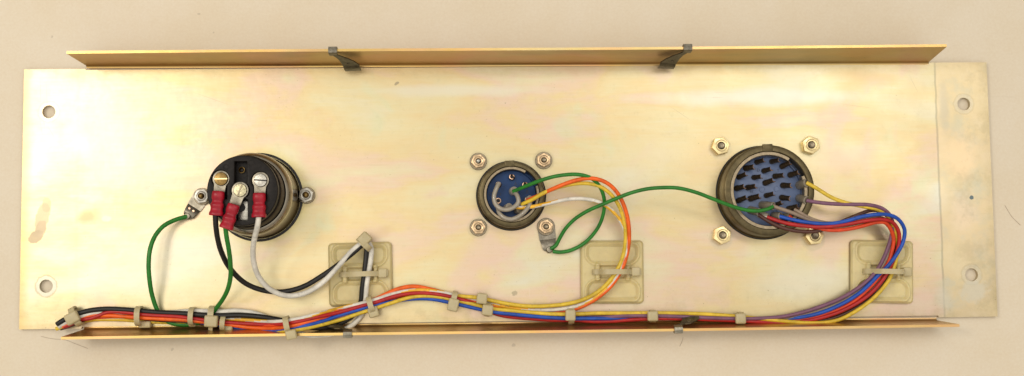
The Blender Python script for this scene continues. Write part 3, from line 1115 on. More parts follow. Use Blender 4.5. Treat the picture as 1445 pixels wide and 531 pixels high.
m = MB()
m.tube(path([(704, 258.5, 8.5), (700.5, 266, 9.5), (697.3, 276, 9.8), (698.5, 287, 9.9), (706, 294.5, 10.2), (716, 296, 10.6), (726, 292, 11), (731.5, 285, 11), (730, 276.5, 10.5), (724.5, 270, 8.5)]), 1.15, 12)
tag(m.build('jumper_wire', M['cleartube']), 'grey clear sleeved jumper wire looping to the centre pin of the blue connector', 'jumper wire', 'clear jumper wires')
m = MB()
m.tube(path([(702.5, 293, 7), (704.5, 301, 9), (712, 307.5, 10), (722, 309.5, 10.6), (733, 305, 11), (742, 297, 11.5), (748, 288, 11), (747, 281.5, 9)]), 1.1, 12)
tag(m.build('jumper_wire', M['cleartube']), 'grey clear sleeved jumper wire looping along the bottom rim of the blue connector', 'jumper wire', 'clear jumper wires')

# --- right multi-pin connector
RZ = 15.0
RI = 9.0
cb = P(1086, 268.6, RZ)
rc = thing('multi_pin_connector', (cb.x, cb.y, 0), 'large round multi-pin connector with a slate blue face in an olive metal shell', 'connector')
shell_parts(rc, cb.x, cb.y, 22.3, RZ, M['bronze'], 1.6, (22, 56), 91, 2.9)
m = MB()
m.lathe((cb.x, cb.y, 0), [(0, RI), (16.5, RI), (16.9, RI - .3), (17.0, RI - 1.2), (19.5, RI - 1.2)], 84)
m.lathe((cb.x, cb.y, 0), [(17.2, RI - 1), (17.2, RI + .2), (17.8, RI + .2), (17.8, RI - 1)], 84)
rins = m.build('insert', M['greyblue'], rc)


def z4(x, y): return (1010 + x / 3.4267, 190 + y / 3.4258)


PINS = [(222, 131), (295, 128), (170, 160), (345, 152), (257, 173), (135, 204), (208, 205), (310, 199), (385, 193), (263, 232), (350, 243),
        (125, 258), (178, 254), (133, 318), (191, 308), (268, 293), (345, 302), (308, 341), (378, 358)]
PH_ = 6.8
tilt = (0.56, 0.06)
m0 = MB()
solder_cup(m0, (0, 0, 0), tilt, PH_, 1.2)
pin0 = m0.build('solder_cup', [M['pin'], M['pinlip'], M['hole']], None, origin=(0, 0, 0))
rorg = origin_of(rc)
for i, (x, y) in enumerate(PINS):
    u, v = z4(x, y)
    q = P(u, v, RI + 3.4)
    o = pin0 if i == 0 else pin0.copy()
    if i: COL.objects.link(o)
    o.parent = rc
    o.location = (Vector((q.x - tilt[0] * 3.4, q.y, RI - .02)) - rorg) * S
    o.rotation_euler = (random.uniform(-.07, .07), random.uniform(-.07, .07), random.uniform(-.55, .35))
    k = random.uniform(.93, 1.12)
    o.scale = (k, k, random.uniform(.9, 1.12))
# letters beside the pins and a blurred code at the top: characters as far as they can be read
for s_, u, v, sz in (('A', 1066.5, 224, 2.0), ('B', 1108.5, 226, 2.0), ('C', 1122.5, 238, 2.0), ('D', 1070, 240.5, 2.0), ('T', 1098, 241, 2.0), ('E', 1058.5, 229, 1.8), ('H', 1060.5, 271, 1.8), ('S', 1096, 298, 1.8)):
    q = P(u, v, RI)
    text_mesh(s_, sz, q.x, q.y, RI + 0.04, 0, 'face_letter', M['mark'], rins)
q = P(1083.3, 220.3, RI)
text_mesh('III-IIIII', 1.9, q.x, q.y, RI + 0.04, 0, 'face_code', M['mark'], rins)
for x, y in ((225, 265), (296, 263)):
    q = P(*z4(x, y), RI)
    m = MB()
    m.lathe((q.x, q.y, RI), [(1.55, .01), (1.5, .35), (1.15, .35), (1.05, .05), (0, .05)], 24)
    m.build('insert_boss', M['greyblue'], rins)

# ------------------------------------------------------------------ adhesive tie mounts (moulded as a height field)


def make_mount_mesh():
    h = 15.6
    N = 96
    m = MB()

    def sd_rr(x, y, cx, cy, hx, hy, r):
        qx, qy = abs(x - cx) - hx + r, abs(y - cy) - hy + r
        return math.hypot(max(qx, 0), max(qy, 0)) + min(max(qx, qy), 0) - r

    def ss(x, a, b):
        t = min(1, max(0, (x - a) / (b - a)))
        return t * t * (3 - 2 * t)

    def H(x, y):
        z = 3.0
        d = sd_rr(x, y, 0, 0, h, h, 2.2)
        z -= 1.0 * ss(d, -1.1, 0.0)
        for s in (1, -1):
            # frame: ridge round each pocket, narrower towards the waist
            yy = y * s
            slope = max(0.0, (8.0 - yy)) * 0.45
            dp = sd_rr(x, yy, 0, 9.0, 12.2 - slope, 4.3, 2.2)
            z += 0.75 * math.exp(-((dp - 1.0) / 0.55) ** 2)
            z -= 0.85 * ss(-dp, -0.1, 0.9)
        # waist channel and bridge
        if abs(y) < 6:
            dw = sd_rr(x, y, 0.3, 0, 6.6, 3.0, 0.6)
            z -= 1.0 * ss(-dw, -0.2, 0.5)
        for px in (-7.4, 7.4):
            dd = sd_rr(x, y, px, 0, 1.25, 4.4, 1.2)
            z += 1.9 * ss(-dd, -0.35, 0.5)
        dd = sd_rr(x, y, 3.2, 0, .9, 3.1, .5)
        z += 0.9 * ss(-dd, -0.3, 0.4)
        return z
    g = []
    for j in range(N + 1):
        row = []
        for i in range(N + 1):
            x, y = -h + 2 * h * i / N, -h + 2 * h * j / N
            # pull grid corners onto the rounded outline
            cxm, cym = h - 2.2, h - 2.2
            ax, ay = abs(x), abs(y)
            z = H(x, y)
            if ax > cxm and ay > cym:
                dx, dy = ax - cxm, ay - cym
                L = max(dx, dy)
                l2 = math.hypot(dx, dy)
                if l2 > 1e-6:
                    f = L / l2
                    x = math.copysign(cxm + dx * f, x)
                    y = math.copysign(cym + dy * f, y)
                    z = H(x, y)
            row.append(m.v((x, y, z)))
        g.append(row)
    for j in range(N):
        for i in range(N): m.face((g[j][i], g[j][i + 1], g[j + 1][i + 1], g[j + 1][i]))
    bord = [g[0][i] for i in range(N + 1)] + [g[j][N] for j in range(1, N + 1)] + [g[N][i] for i in range(N - 1, -1, -1)] + [g[j][0] for j in range(N - 1, 0, -1)]
    low = [m.v((v.co.x, v.co.y, 1.0)) for v in bord]
    n = len(bord)
    for i in range(n): m.face((bord[i], low[i], low[(i + 1) % n], bord[(i + 1) % n]))
    m.face(low)
    return m


GM = 'adhesive cable tie mounts'
m0 = thing('cable_tie_mount', (0, 0, 0), '', 'cable mount', GM)
make_mount_mesh().build('mount_base', M['mount'], m0, smooth=70)
f = MB()
f.prism(rrect(0, 0, 15.3, 15.3, 1.2), 0.0, 1.0)
f.build('adhesive_pad', M['foam'], m0)
MOUNTS = [((508.5, 387), 1, 'cream plastic cable tie mount holding the black and white wires'),
          ((864, 384), -0.5, 'cream plastic cable tie mount holding the yellow, white and orange wires'),
          ((1245, 383.5), -2.0, 'cream plastic cable tie mount holding the multicoloured wire bend at right')]
mount_pos = []
for i, ((u, v), rot, lab) in enumerate(MOUNTS):
    o = m0 if i == 0 else copy_tree(m0)
    p = P(u, v, 2.5)
    o.location = Vector((p.x, p.y, 0)) * S
    o.rotation_euler = (0, 0, math.radians(rot))
    o['label'] = lab
    mount_pos.append((Vector((p.x, p.y, 0)), math.radians(rot)))

# ------------------------------------------------------------------ wires
BR = 0.95      # harness wire radius
GW = 'wires of the harness'


def wire(pts, mat, r, label, name='insulated_wire', stripe=None, n=12, step=1.1, bare=None):
    m = MB()
    m.tube(path(pts, step), r, n, stripe=stripe)
    mats = mat if isinstance(mat, list) else [mat]
    o = m.build(name, mats, smooth=50)
    tag(o, label, 'wire', GW)
    return o


wire([(303.8, 301, 44), (304.6, 318, 42), (307, 336, 38), (312.5, 356, 32), (324, 378, 25), (345, 399, 18), (370, 409.5, 14), (398, 412, 12.5), (427, 405, 11.5), (455, 389, 10.5), (482, 370, 10), (503, 353, 9.5), (512, 345, 9), (517, 341.5, 7.6),
      (517.5, 349, 6.2), (516.5, 362, 6.0), (514.5, 382, 6.0), (511, 408, 5.2), (508.5, 428, 3.6), (497, 446, 2.4), (474, 459, 1.9), (449, 462.8, 1.7), (420, 458.5, 1.8), (398, 452.5, 2.6), (370, 447.5, 4.6), (340, 445, 5.6), (300, 445.5, 5.8), (262, 442.8, 5.6), (226, 441.2, 5.6), (196, 438.8, 5.4), (172, 437, 5.0), (150, 436.3, 4.6), (128, 438.3, 4.6), (111, 442.5, 5.2), (96, 448.5, 6.0), (84, 455.5, 6.0), (80.5, 458, 5.8)],
     M['w_black'], 1.27, 'thick black wire from the brass screw terminal, looping to the left end of the harness')
wire([(365.3, 303, 44), (363.5, 318, 42), (359.5, 335, 38), (357, 352, 33), (358.5, 372, 28), (366, 392, 22), (382, 409, 17), (405, 417.5, 14), (430, 414, 12.5), (455, 399, 11.2), (477, 376, 10.5), (495, 356, 10), (506, 346.5, 9.6), (515, 341, 8.8),
      (521.5, 344.5, 7), (524.2, 352, 6.3), (523, 368, 6.0), (519.5, 388, 6.0), (517, 405, 5.4), (515.5, 424, 4.0), (511, 443, 2.6), (497, 459, 2.0), (478, 468.5, 1.9), (456, 473, 1.9), (436, 473.2, 1.8), (415, 468, 1.7), (398, 459, 1.7), (378, 449, 2.4), (358, 442, 3.6), (335, 439, 4.4), (310, 440, 4.6), (275, 439.3, 4.4), (245, 441, 3.2), (210, 444, 2.4), (165, 441.5, 3.0), (144, 441, 3.6), (128, 443.2, 3.8), (111, 447.5, 4.4), (96, 454, 5.0), (86, 459, 5.0), (82.5, 461, 4.9)],
     M['w_white'], 1.28, 'thick white wire from the silver screw terminal, looping to the harness')
wire([(318, 320, 44), (319.5, 333, 42), (322.5, 350, 38), (325, 370, 31), (325.3, 390, 24), (321.5, 408, 18), (314, 423, 12), (306, 434, 8), (299, 443, 4.5), (288, 453, 1.9), (270, 457.6, 1.6), (252, 457.8, 1.6), (236, 453.5, 2.0), (224, 441, 3.2), (215.5, 420, 6), (211, 395, 10), (209.7, 372, 12), (212, 351, 12), (219, 333, 10), (231, 319, 7.5), (246, 311, 5), (257, 307.5, 3.4), (264, 305.5, 2.6)],
     M['w_green'], 1.1, 'thick green wire looping from the middle red terminal to the left solder lug')
# from the blue connector
wire([(736, 288.5, 9), (750, 282.5, 12.5), (768, 272, 16), (788, 264.5, 18), (808, 260, 19), (828, 259, 19), (847, 263.5, 18), (863, 275.5, 16.5), (875, 294, 14.5), (881.5, 318, 12.5), (882.5, 340, 11), (878.5, 363, 9), (868, 386, 8.2), (851, 406, 7), (831, 419.5, 6), (806, 427.8, 5.5), (775, 431.6, 5.2), (745, 432.2, 5), (715, 428.5, 4.8), (690, 423.5, 4.8), (672, 420, 5.0), (650, 418, 4.6), (628, 414.5, 4.0), (604, 411, 3.4), (575, 411, 3), (545, 420, 3.6), (515, 428, 5.2), (480, 435.8, 4.4), (450, 444, 3.6), (420, 452, 2.8), (385, 456, 2.2), (345, 453, 2.4), (300, 452, 1.8), (260, 455, 1.7), (205, 453.6, 1.8), (173, 451.2, 1.8), (140, 450.6, 2.0), (118, 451, 2.6), (100, 456, 3.4), (86, 462, 4.2), (79, 464.5, 4.2)],
     M['w_yellow'], BR, 'yellow wire arching from the blue connector, between the orange and white wires')
wire([(726, 292.5, 8.5), (738, 293.2, 10), (752, 291.8, 11.5), (775, 287, 13), (800, 281.5, 14), (822, 280.5, 14), (843, 284.5, 13.5), (860, 294, 13), (873, 308, 12.5), (881.5, 325, 11.5), (886, 344, 10.5), (882.5, 366, 8.8), (872, 388, 8), (855, 408, 6.6), (834, 423.5, 5), (812, 432.5, 4), (785, 437, 3.6), (755, 437.5, 3.2), (722, 434.5, 3), (692, 428, 3), (665, 421, 3.6), (640, 416, 4.6), (610, 410.5, 5), (583, 409.8, 5), (556, 414.5, 5.4), (530, 423, 6.4), (505, 429.5, 6.4), (478, 436, 6), (450, 443, 5), (433, 447.2, 4.6), (416, 451, 4.6), (398, 453.6, 4.8), (375, 453.8, 4.8), (350, 451.8, 4.4), (325, 450.4, 3.6), (290, 450, 2.2), (250, 450, 1.8), (190, 448, 2.0), (140, 449, 2.2), (112, 452, 2.6), (97, 457.5, 3.4), (88, 460.5, 4)],
     [M['w_white'], M['w_stripe']], BR, 'white wire with a yellow tracer stripe, lowest of the arch from the blue connector', stripe=46)
wire([(744, 283, 9), (757, 277.5, 13), (775, 269, 17), (795, 260.5, 20), (815, 254, 21), (835, 251.8, 21), (854, 257, 20), (869, 269.5, 18), (880, 289, 16), (886.5, 313, 13.5), (887.8, 337, 11.5), (884.5, 360, 9.2), (876, 383, 8.2), (862, 404, 7), (845, 419, 5.6), (826, 430.5, 4.2), (806, 438, 3.0), (785, 440.5, 2.2), (755, 440.5, 1.8), (725, 436, 2.0), (700, 432.5, 2.6), (672, 426.5, 3), (650, 420.8, 3.4), (628, 413.8, 4), (606, 408, 4.4), (583, 404.2, 4.6), (562, 407.8, 5), (546, 414.5, 5), (528, 423, 4.4), (500, 432, 4), (472, 441, 4.2), (450, 449.5, 4.4), (420, 458.3, 4.6), (402, 462, 4.6), (377, 463.6, 4.6), (351, 462.2, 4.5), (325, 458.5, 4.4), (304, 456, 4.6), (284, 454, 5.2), (260, 451.6, 5.6), (232, 450.5, 5.6), (203, 448.8, 5.2), (174, 446.8, 4.4), (150, 445.3, 4.0), (134, 445, 4), (116, 448.4, 4.2), (99, 456, 4.8), (88, 461.5, 5)],
     M['w_orange'], BR + .04, 'orange wire, outermost of the arch from the blue connector')
wire([(724, 270.5, 9.5), (738, 264.5, 13), (757, 257, 17), (777, 250.5, 20), (797, 247, 21.5), (816, 246.5, 22), (832, 250.5, 21), (845, 261.5, 18), (852, 278, 15), (852.5, 295, 12), (847.5, 314, 9), (837, 331, 6.5), (822, 345, 4.5), (805, 353.5, 3.2), (790, 356, 2.8), (780, 355, 2.6)],
     M['w_green'], 0.92, 'thin green wire looping from the blue connector to the solder lug below it')
wire([(777, 351, 2.6), (784, 347, 3.2), (790, 336, 4.5), (798, 323, 6.5), (811, 309.5, 9), (828, 298.5, 12), (848, 289.5, 15), (868, 281, 18), (890, 272.5, 21), (912, 267, 23), (934, 265, 24.5), (956, 265.5, 25), (980, 271, 24.5), (1004, 280, 23), (1028, 289.5, 21), (1050, 296, 19), (1070, 297.8, 17.5), (1084, 295, 16.5), (1090.5, 291.5, 15.5)],
     M['w_green'], 0.92, 'long thin green wire from the middle solder lug to the large multi-pin connector')
# from the large connector to the right-hand bend and back along the bottom
wire([(1138, 258, 14.5), (1150, 264.5, 15.5), (1172, 278, 17), (1191, 285.6, 18), (1215, 291, 18), (1238, 296, 17), (1252, 305.5, 15), (1260.5, 320, 12), (1265.5, 337, 9), (1267, 352, 8), (1264.5, 367, 8), (1257, 390, 7.6), (1246, 406.5, 7), (1230, 423, 6), (1208, 439, 5.2), (1186, 450.5, 5), (1168, 454.8, 5), (1148, 456, 5), (1128, 455.2, 5), (1105, 453.2, 4.8), (1079, 450.6, 4.6), (1050, 447.6, 4.4), (1025, 445.4, 4.4), (984, 443, 4.4), (930, 442, 4.6), (880, 442.2, 4.8), (840, 442.2, 5.2), (806, 443.6, 5.6), (780, 443.4, 5.4), (752, 441.3, 5.2), (722, 438.6, 5.2), (697, 436, 5.2), (671, 430.2, 5.2), (640, 423, 5), (612, 418.4, 5), (590, 418.2, 5), (570, 422, 5.4), (552, 427.8, 6), (534, 433.6, 6.4), (515, 439.6, 6.4), (478, 452, 5.2), (452, 458.8, 4.4), (430, 463.6, 4.2), (411, 466.8, 4.2), (386, 468.4, 3.8), (362, 467, 3.0), (330, 461, 2), (290, 456, 1.6), (240, 454, 1.5), (150, 450, 1.6), (112, 454.5, 1.8), (95, 460, 3)],
     M['w_yellow'], BR, 'yellow wire from the large multi-pin connector, bottom edge of the right bend')
wire([(1138, 283, 14.5), (1150, 285.2, 15.5), (1172, 287.6, 17), (1200, 288.6, 18.5), (1228, 289.6, 18.5), (1246, 295, 17), (1257, 306, 14.5), (1260, 320, 12), (1257, 336, 10), (1252, 352, 9), (1247, 364, 8.6), (1236, 383.5, 8), (1219, 400.5, 7), (1190, 419.3, 6), (1160, 432, 5.2), (1130, 441.5, 4.8), (1104, 447, 4.8), (1079, 449.2, 4.8), (1045, 449.8, 5), (1010, 449, 5), (984, 448, 5), (930, 446, 5), (880, 446, 5), (858, 447.4, 4.6), (830, 448.5, 3.4), (790, 449, 1.8), (740, 443, 1.6), (690, 434, 1.6), (640, 424, 1.6), (590, 417, 1.7), (550, 426, 3.2), (515, 437, 4.4), (450, 453, 2.2), (410, 461, 1.6), (340, 459, 1.6), (240, 451, 1.6), (140, 448, 1.6), (110, 452, 2), (96, 459, 3)],
     M['w_purple'], BR, 'purple wire from the large multi-pin connector, inner edge of the right bend')
wire([(1100, 305.5, 13.5), (1115, 309.5, 15), (1134, 313.2, 16.5), (1154, 315.6, 18), (1174, 315.6, 18.5), (1194, 312, 19.5), (1215, 306.2, 20), (1238, 302.6, 20), (1256, 303.8, 18), (1269, 311, 15), (1276.5, 325, 12), (1274.5, 341, 10.5), (1266.5, 357, 10.5), (1253.5, 375, 10), (1240, 388, 8.8), (1215, 412, 7.6), (1190, 428, 6.4), (1160, 441, 5.4), (1135, 447, 4.4), (1105, 450.5, 2.8), (1060, 451, 2.2), (1000, 448, 2.2), (930, 446.5, 2.6), (890, 447.6, 3.6), (865, 449.4, 4.6), (838, 449.6, 5), (806, 449.6, 5.2), (780, 448.6, 5.2), (752, 446.4, 5.2), (723, 443.6, 5.2), (695, 440.2, 5), (669, 434.8, 5), (641, 428.4, 4.8), (612, 422.6, 4.4), (588, 421.6, 4), (560, 424.6, 4.8), (530, 430.6, 6), (515, 434.6, 6.4), (478, 445.6, 5.6), (452, 454.2, 4.6), (430, 459.8, 4.2), (411, 463.2, 4.2), (386, 466.8, 4.0), (352, 464.6, 3.4), (326, 461, 2.8), (290, 456, 1.8), (230, 452, 1.6), (140, 449, 1.6), (110, 453, 2), (96, 459, 3)],
     M['w_blue'], BR, 'blue wire from the large multi-pin connector, bulging outermost at the right bend')
wire([(1081, 306, 13), (1095, 311, 14.5), (1112, 315.6, 16), (1132, 318.8, 17.5), (1154, 320.4, 18), (1176, 319.4, 18.5), (1200, 315.6, 19), (1226, 311, 19), (1247, 309.8, 17.5), (1260, 314.5, 15), (1268, 327, 12), (1268.5, 343, 10), (1262.5, 363, 8.8), (1247, 393, 8), (1225, 417, 6.8), (1195, 435.5, 5.6), (1166, 446.6, 4.8), (1140, 452.5, 4.4), (1112, 455.8, 4.2), (1077, 454.6, 4.2), (1045, 453, 4.2), (1010, 451.6, 4.2), (984, 450.6, 4.2), (950, 449.8, 4.2), (925, 449.6, 4.2), (897, 451, 4.2), (870, 453, 4), (844, 454, 3.8), (812, 452.2, 3.4), (780, 451.8, 3.2), (752, 450, 3), (714, 446.4, 2.8), (697, 442, 2.8), (680, 433.6, 3.4), (664, 427, 4.8), (648, 422.2, 5.4), (620, 415.8, 5.6), (590, 413.6, 5.6), (562, 417, 6), (530, 426.6, 6.8), (515, 430.6, 6.8), (478, 441, 6.2), (450, 447, 5.4), (420, 454, 5), (402, 457, 5), (377, 458.3, 5), (343, 456.6, 4.9), (318, 455, 5), (291, 452.2, 5.6), (270, 449.4, 5.8), (250, 446.8, 6), (230, 445.8, 6), (203, 444.2, 5.8), (186, 442, 5.4), (165, 440, 4.8), (150, 441.3, 4.6), (138, 446, 4.4), (127, 449.6, 4.4), (113, 451.5, 4.4), (99, 458, 4.8), (90, 461.5, 5)],
     M['w_red'], BR, 'red wire from the large multi-pin connector, running beneath the blue wire')
wire([(1113, 305, 12.5), (1122, 311, 13.5), (1136, 317.5, 14.5), (1154, 322.4, 16), (1174, 325, 17), (1196, 323.6, 17), (1216, 319.4, 17), (1236, 314, 16.5), (1249, 314.4, 15.5), (1257, 324, 13), (1261, 339, 10.5), (1258.5, 355, 9.2), (1254, 370, 8.4), (1243, 387, 7.6), (1226, 407, 6.6), (1200, 428, 5.2), (1165, 443, 4), (1130, 451.4, 3.4), (1095, 453.6, 2.6), (1040, 452, 2.2), (984, 449, 2.2), (925, 447.6, 2.2), (870, 450.8, 2.2), (812, 449.5, 2.0), (752, 445, 2.0), (700, 438, 2.0), (650, 424.5, 2.6), (610, 414.5, 3.0), (575, 416, 3.4), (530, 429, 4.8), (478, 444, 4.6), (450, 450.6, 3.8), (410, 457.5, 3.0), (343, 459, 2.8), (291, 454.4, 3.2), (250, 449.6, 3.4), (203, 446.4, 3.2), (150, 447.5, 2.6), (118, 450.5, 3.0), (100, 457, 3.8), (90, 461, 4)],
     M['w_redorange'], BR, 'red-orange wire from the large multi-pin connector, lowest across the panel')
wire([(1069, 302, 12.5), (1083, 311.5, 14), (1100, 320, 15), (1120, 325.5, 15.5), (1140, 327.2, 16), (1158, 325.2, 16), (1176, 318, 15.5), (1196, 309.4, 15), (1214, 302, 15), (1230, 297, 15), (1246, 299.5, 14), (1258, 314, 12), (1265, 334, 9), (1265, 352, 7.4), (1259, 372, 6.8), (1246, 398, 6), (1229, 420.4, 4.8), (1202, 438, 3.8), (1174, 449.6, 3.2), (1140, 454, 2.6), (1095, 455, 2.0), (1040, 452.6, 1.6), (984, 449.6, 1.6), (925, 447.6, 1.6), (870, 450.6, 1.6), (812, 450, 1.6), (752, 446, 1.6), (700, 439, 1.6), (650, 426, 1.8), (600, 418, 2), (550, 424, 2.6), (515, 434, 4.0), (450, 454, 2.0), (400, 461.8, 1.6), (330, 461.6, 1.6), (260, 454.4, 1.8), (232, 452.6, 2.4), (195, 450, 1.8), (150, 448.5, 1.8), (116, 452.4, 2.4), (100, 459.6, 3.2), (85, 464, 3.8)],
     M['w_brown'], BR, 'dark brown wire from the large multi-pin connector, passing under the yellow and purple wires')
wire([(1090, 290.5, 14.5), (1099, 294, 15.5), (1112, 298.2, 16), (1127, 304, 16), (1145, 312, 16), (1164, 318.6, 15.5), (1190, 318.5, 15), (1220, 313, 15), (1244, 312, 14), (1256, 322, 11.5), (1259.5, 340, 9), (1254, 357, 7.8), (1242, 380, 7), (1222, 403, 6.0), (1190, 424.6, 4.8), (1160, 437, 4.0), (1130, 445.6, 3.6), (1100, 450, 3), (1050, 450, 1.8), (984, 447, 1.6), (930, 446, 1.6)],
     M['w_tan'], BR, 'grey-tan wire leaving the sleeve at the centre of the large multi-pin connector')
wire([(1121, 296, 13.5), (1128, 299.6, 14.6), (1138, 305.6, 15.4), (1150, 311, 15.4), (1168, 315, 15), (1196, 314.6, 14.6), (1226, 308, 15), (1246, 308.5, 13.6), (1257, 318, 11), (1262, 338, 8), (1258, 358, 6.8), (1247, 385, 6), (1228, 411, 5), (1200, 432, 4), (1170, 444.6, 3), (1130, 451, 2.2), (1090, 453, 1.6), (1046, 451, 1.5)],
     M['w_tan'], BR * .95, 'grey-brown wire from the bare tinned pin at the lower right of the multi-pin connector')

# smoky sleeves on the wired pins of the right connector (parts of that connector)
for a_, b_, r_, mt in (((1127, 262, 7), (1138.5, 258.3, 14.5), 2.7, 'cleardark'), ((1127, 280.5, 7), (1138.5, 282.8, 14.5), 2.6, 'cleardark'),
                       ((1074, 290, 7), (1091, 291, 14.5), 2.5, 'cleardark'), ((1058, 297, 7), (1071, 299.5, 13.2), 2.5, 'cleardark'),
                       ((1071, 303, 7), (1083, 306.5, 12.6), 2.3, 'cleartube'), ((1091, 305, 7), (1101.5, 305, 13), 2.4, 'cleardark'),
                       ((1106, 306, 7), (1114, 306, 12.4), 2.2, 'cleardark')):
    A, B = P(*a_), P(*b_)
    A.z = RI - .2
    m = MB()
    mid = (A + B) / 2 + Vector((-.3, 0, .8))
    m.tube(spline([A, mid, B], 1.0), r_ * .8, 18, rfun=lambda f, r_=r_: r_ * (.86 - .08 * f))
    m.build('pin_sleeve', M[mt], rc)
    m = MB()
    d = (B - mid).normalized()
    q = Vector((0, 0, 1)).rotation_difference(d).to_matrix()
    r2 = r_ * .8
    m.lathe(B + d * .02, [(r2 * .75, -.1), (r2 * .8, .2), (r2 * .98, .2), (r2 * 1.0, -.3)], 20, q)
    m.build('sleeve_lip', M['cleartube'], rc)

# ------------------------------------------------------------------ cable ties
GT = 'nylon cable ties on the wiring'


def tie(u, v, ang, ha, zc, hz, label, head, hs=(4.6, 4.0, 3.2), wd=2.4, tail=None, hrot=0.0):
    """strap round the bundle; ang = bundle direction in the picture (deg, y up); ha = half width in px across the bundle;
    head = (du, dv, z) offset of the lock block from the centre, in px"""
    c = P(u, v, zc)
    d = Vector((math.cos(math.radians(ang)), math.sin(math.radians(ang)), 0))
    s = Vector((-d.y, d.x, 0))
    h_mm = ha / 2.87
    t = thing('cable_tie', (c.x, c.y, max(0, zc - hz)), label, 'cable tie', GT)
    pts = []
    for k in range(40):
        a = 2 * math.pi * k / 40
        ca, sa = math.cos(a), math.sin(a)
        ex = 0.8
        pts.append(c + s * (h_mm * math.copysign(abs(ca) ** ex, ca)) + Vector((0, 0, hz * math.copysign(abs(sa) ** ex, sa))))
    m = MB()
    m.band(pts, d, wd, 0.9, closed=True)
    m.build('strap', M['nylon'], t, smooth=50)
    hp = P(u + head[0], v + head[1], head[2])
    m = MB()
    R3 = Matrix.Rotation(math.radians(ang + hrot), 3, 'Z')
    m.box(hp, hs, R3, bevel=0.85, seg=3)
    m.build('lock_head', M['nylon'], t, smooth=60)
    if tail:
        tp = P(u + tail[0], v + tail[1], tail[2])
        m = MB()
        m.band([hp, hp.lerp(tp, .5), tp], d, 2.0, 0.9)
        m.build('tail', M['nylon'], t)
    return t


tie(108, 446.5, 28, 13, 4.4, 4.2, 'thick cream cable tie at the cut left end of the harness', (-6, 2.4, 8.2), (6.6, 5.4, 3.2), 3.0)
tie(196.5, 446, 0, 12.5, 3.9, 4.6, 'cream cable tie with its head below the harness, nearest the left end tie', (8, 12, 2.4), (6.0, 3.4, 3.4), 2.6)
tie(271.5, 446.5, -3, 11.5, 3.9, 4.6, 'slim cream cable tie on the black wire just left of the green wire joint', (0, 11, 1.8), (3.6, 2.6, 2.6))
tie(300, 446, -3, 13, 4.2, 5.2, 'cream cable tie with a big round head where the green wire joins the harness', (-2, 7.5, 8.8), (6.4, 5.6, 3.4), 2.8, tail=(-3, 20, 6.5))
tie(316, 456, -4, 9.5, 3.8, 4.4, 'small cream cable tie just right of the big round-headed tie', (4, 8.5, 4.0), (5.8, 3.2, 3.4), 2.4)
tie(406, 459.5, 12, 12, 13.2, 4.4, 'cream cable tie with a square head hanging over the lower flange, mid harness', (5, 13, 19.0), (5.2, 4.6, 3.4), 2.6)
tie(523.5, 430, 17, 10.5, 6.2, 4.0, 'cream cable tie on the rainbow harness below the left tie mount', (3.5, 10.5, 7.0), (5.0, 5.2, 3.4), 2.6)
tie(640.5, 422.5, -14, 10.5, 4.2, 4.2, 'cream cable tie with a tall head, left of the pair in mid harness', (-1, 8, 8.4), (5.2, 6.2, 3.0), 2.6)
tie(680, 421.5, -12, 6.5, 4.6, 3.4, 'small cream cable tie round the upper yellow wire in mid harness', (0, 0, 8.6), (5.2, 5.2, 2.8), 2.6, hrot=5)
tie(688, 437, -8, 8.5, 3.9, 4.0, 'small cream cable tie round the lower blue and yellow wires in mid harness', (0, 1, 8.4), (5.4, 5.4, 3.0), 2.6)
tie(806, 446, -2, 9.5, 3.7, 4.2, 'cream cable tie below the orange wire by the middle tie mount', (-1, -1, 8.6), (5.0, 5.6, 3.0), 2.6, tail=(-1, 11, 3))
tie(921, 446.3, 0, 7.5, 3.6, 3.9, 'cream cable tie left of the lower right spring clip', (0, 0, 8.0), (5.2, 4.9, 2.8), 2.6)
tie(1045, 449.7, 0, 8, 3.3, 3.8, 'cream cable tie right of the lower right spring clip', (0, 0, 7.6), (5.2, 5.2, 2.8), 2.6)
tie(514, 344, 45, 11, 8.2, 3.9, 'cream cable tie at the top bend of the thick black and white wires', (0.5, -6.5, 10.5), (6.0, 5.4, 4.4), 2.8, hrot=0)

for i, (lab, top) in enumerate((('pale cable tie across the left mount, over the black and white wires', 9.0),
                                ('pale cable tie across the middle mount, over the yellow, white and orange wires', 10.8),
                                ('pale cable tie across the right mount, over the multicoloured wire bend', 12.8))):
    pos, rot = mount_pos[i]
    t = thing('cable_tie', (pos.x, pos.y, 2.2), lab, 'cable tie', GT)
    xf = Matrix.Translation(pos) @ Matrix.Rotation(rot, 4, 'Z')
    cxp = [2.0, 1.0, 2.5][i]
    m = MB()
    pts = [(-9.6, 0, 2.2), (-9.7, 0, 3.6), (-9.2, 0, 5.0), (-7.0, 0, 5.6 + (top - 9) * .3), (cxp - 5.5, 0, top - 1.1), (cxp - 2, 0, top), (cxp + 2, 0, top), (cxp + 5.0, 0, top - 1.3), (9.2, 0, 6.2), (11.5, 0, 5.6)]
    m.band(spline([Vector(p) for p in pts], .8), Vector((0, 1, 0)), 2.5, 0.9)
    m.build('strap', M['nylon'], t, xf=xf)
    m = MB()
    m.box((11.2, 0.1, 5.4), (4.2, 4.4, 3.6), bevel=.6, seg=3)
    m.box((13.3, 0.1, 5.2), (1.0, 2.9, 2.2), bevel=.3, seg=2)
    m.build('lock_head', M['nylon'], t, xf=xf)

# ------------------------------------------------------------------ spring clips on the flanges


def flange_y(sign, x):
    if sign > 0:
        c_, d_ = P(94, 76, ZT), P(1336, 66.5, ZT)
    else:
        c_, d_ = P(86, 475.6, ZB), P(1354, 458, ZB)
    f_ = (x - c_.x) / (d_.x - c_.x)
    return c_.y + (d_.y - c_.y) * f_


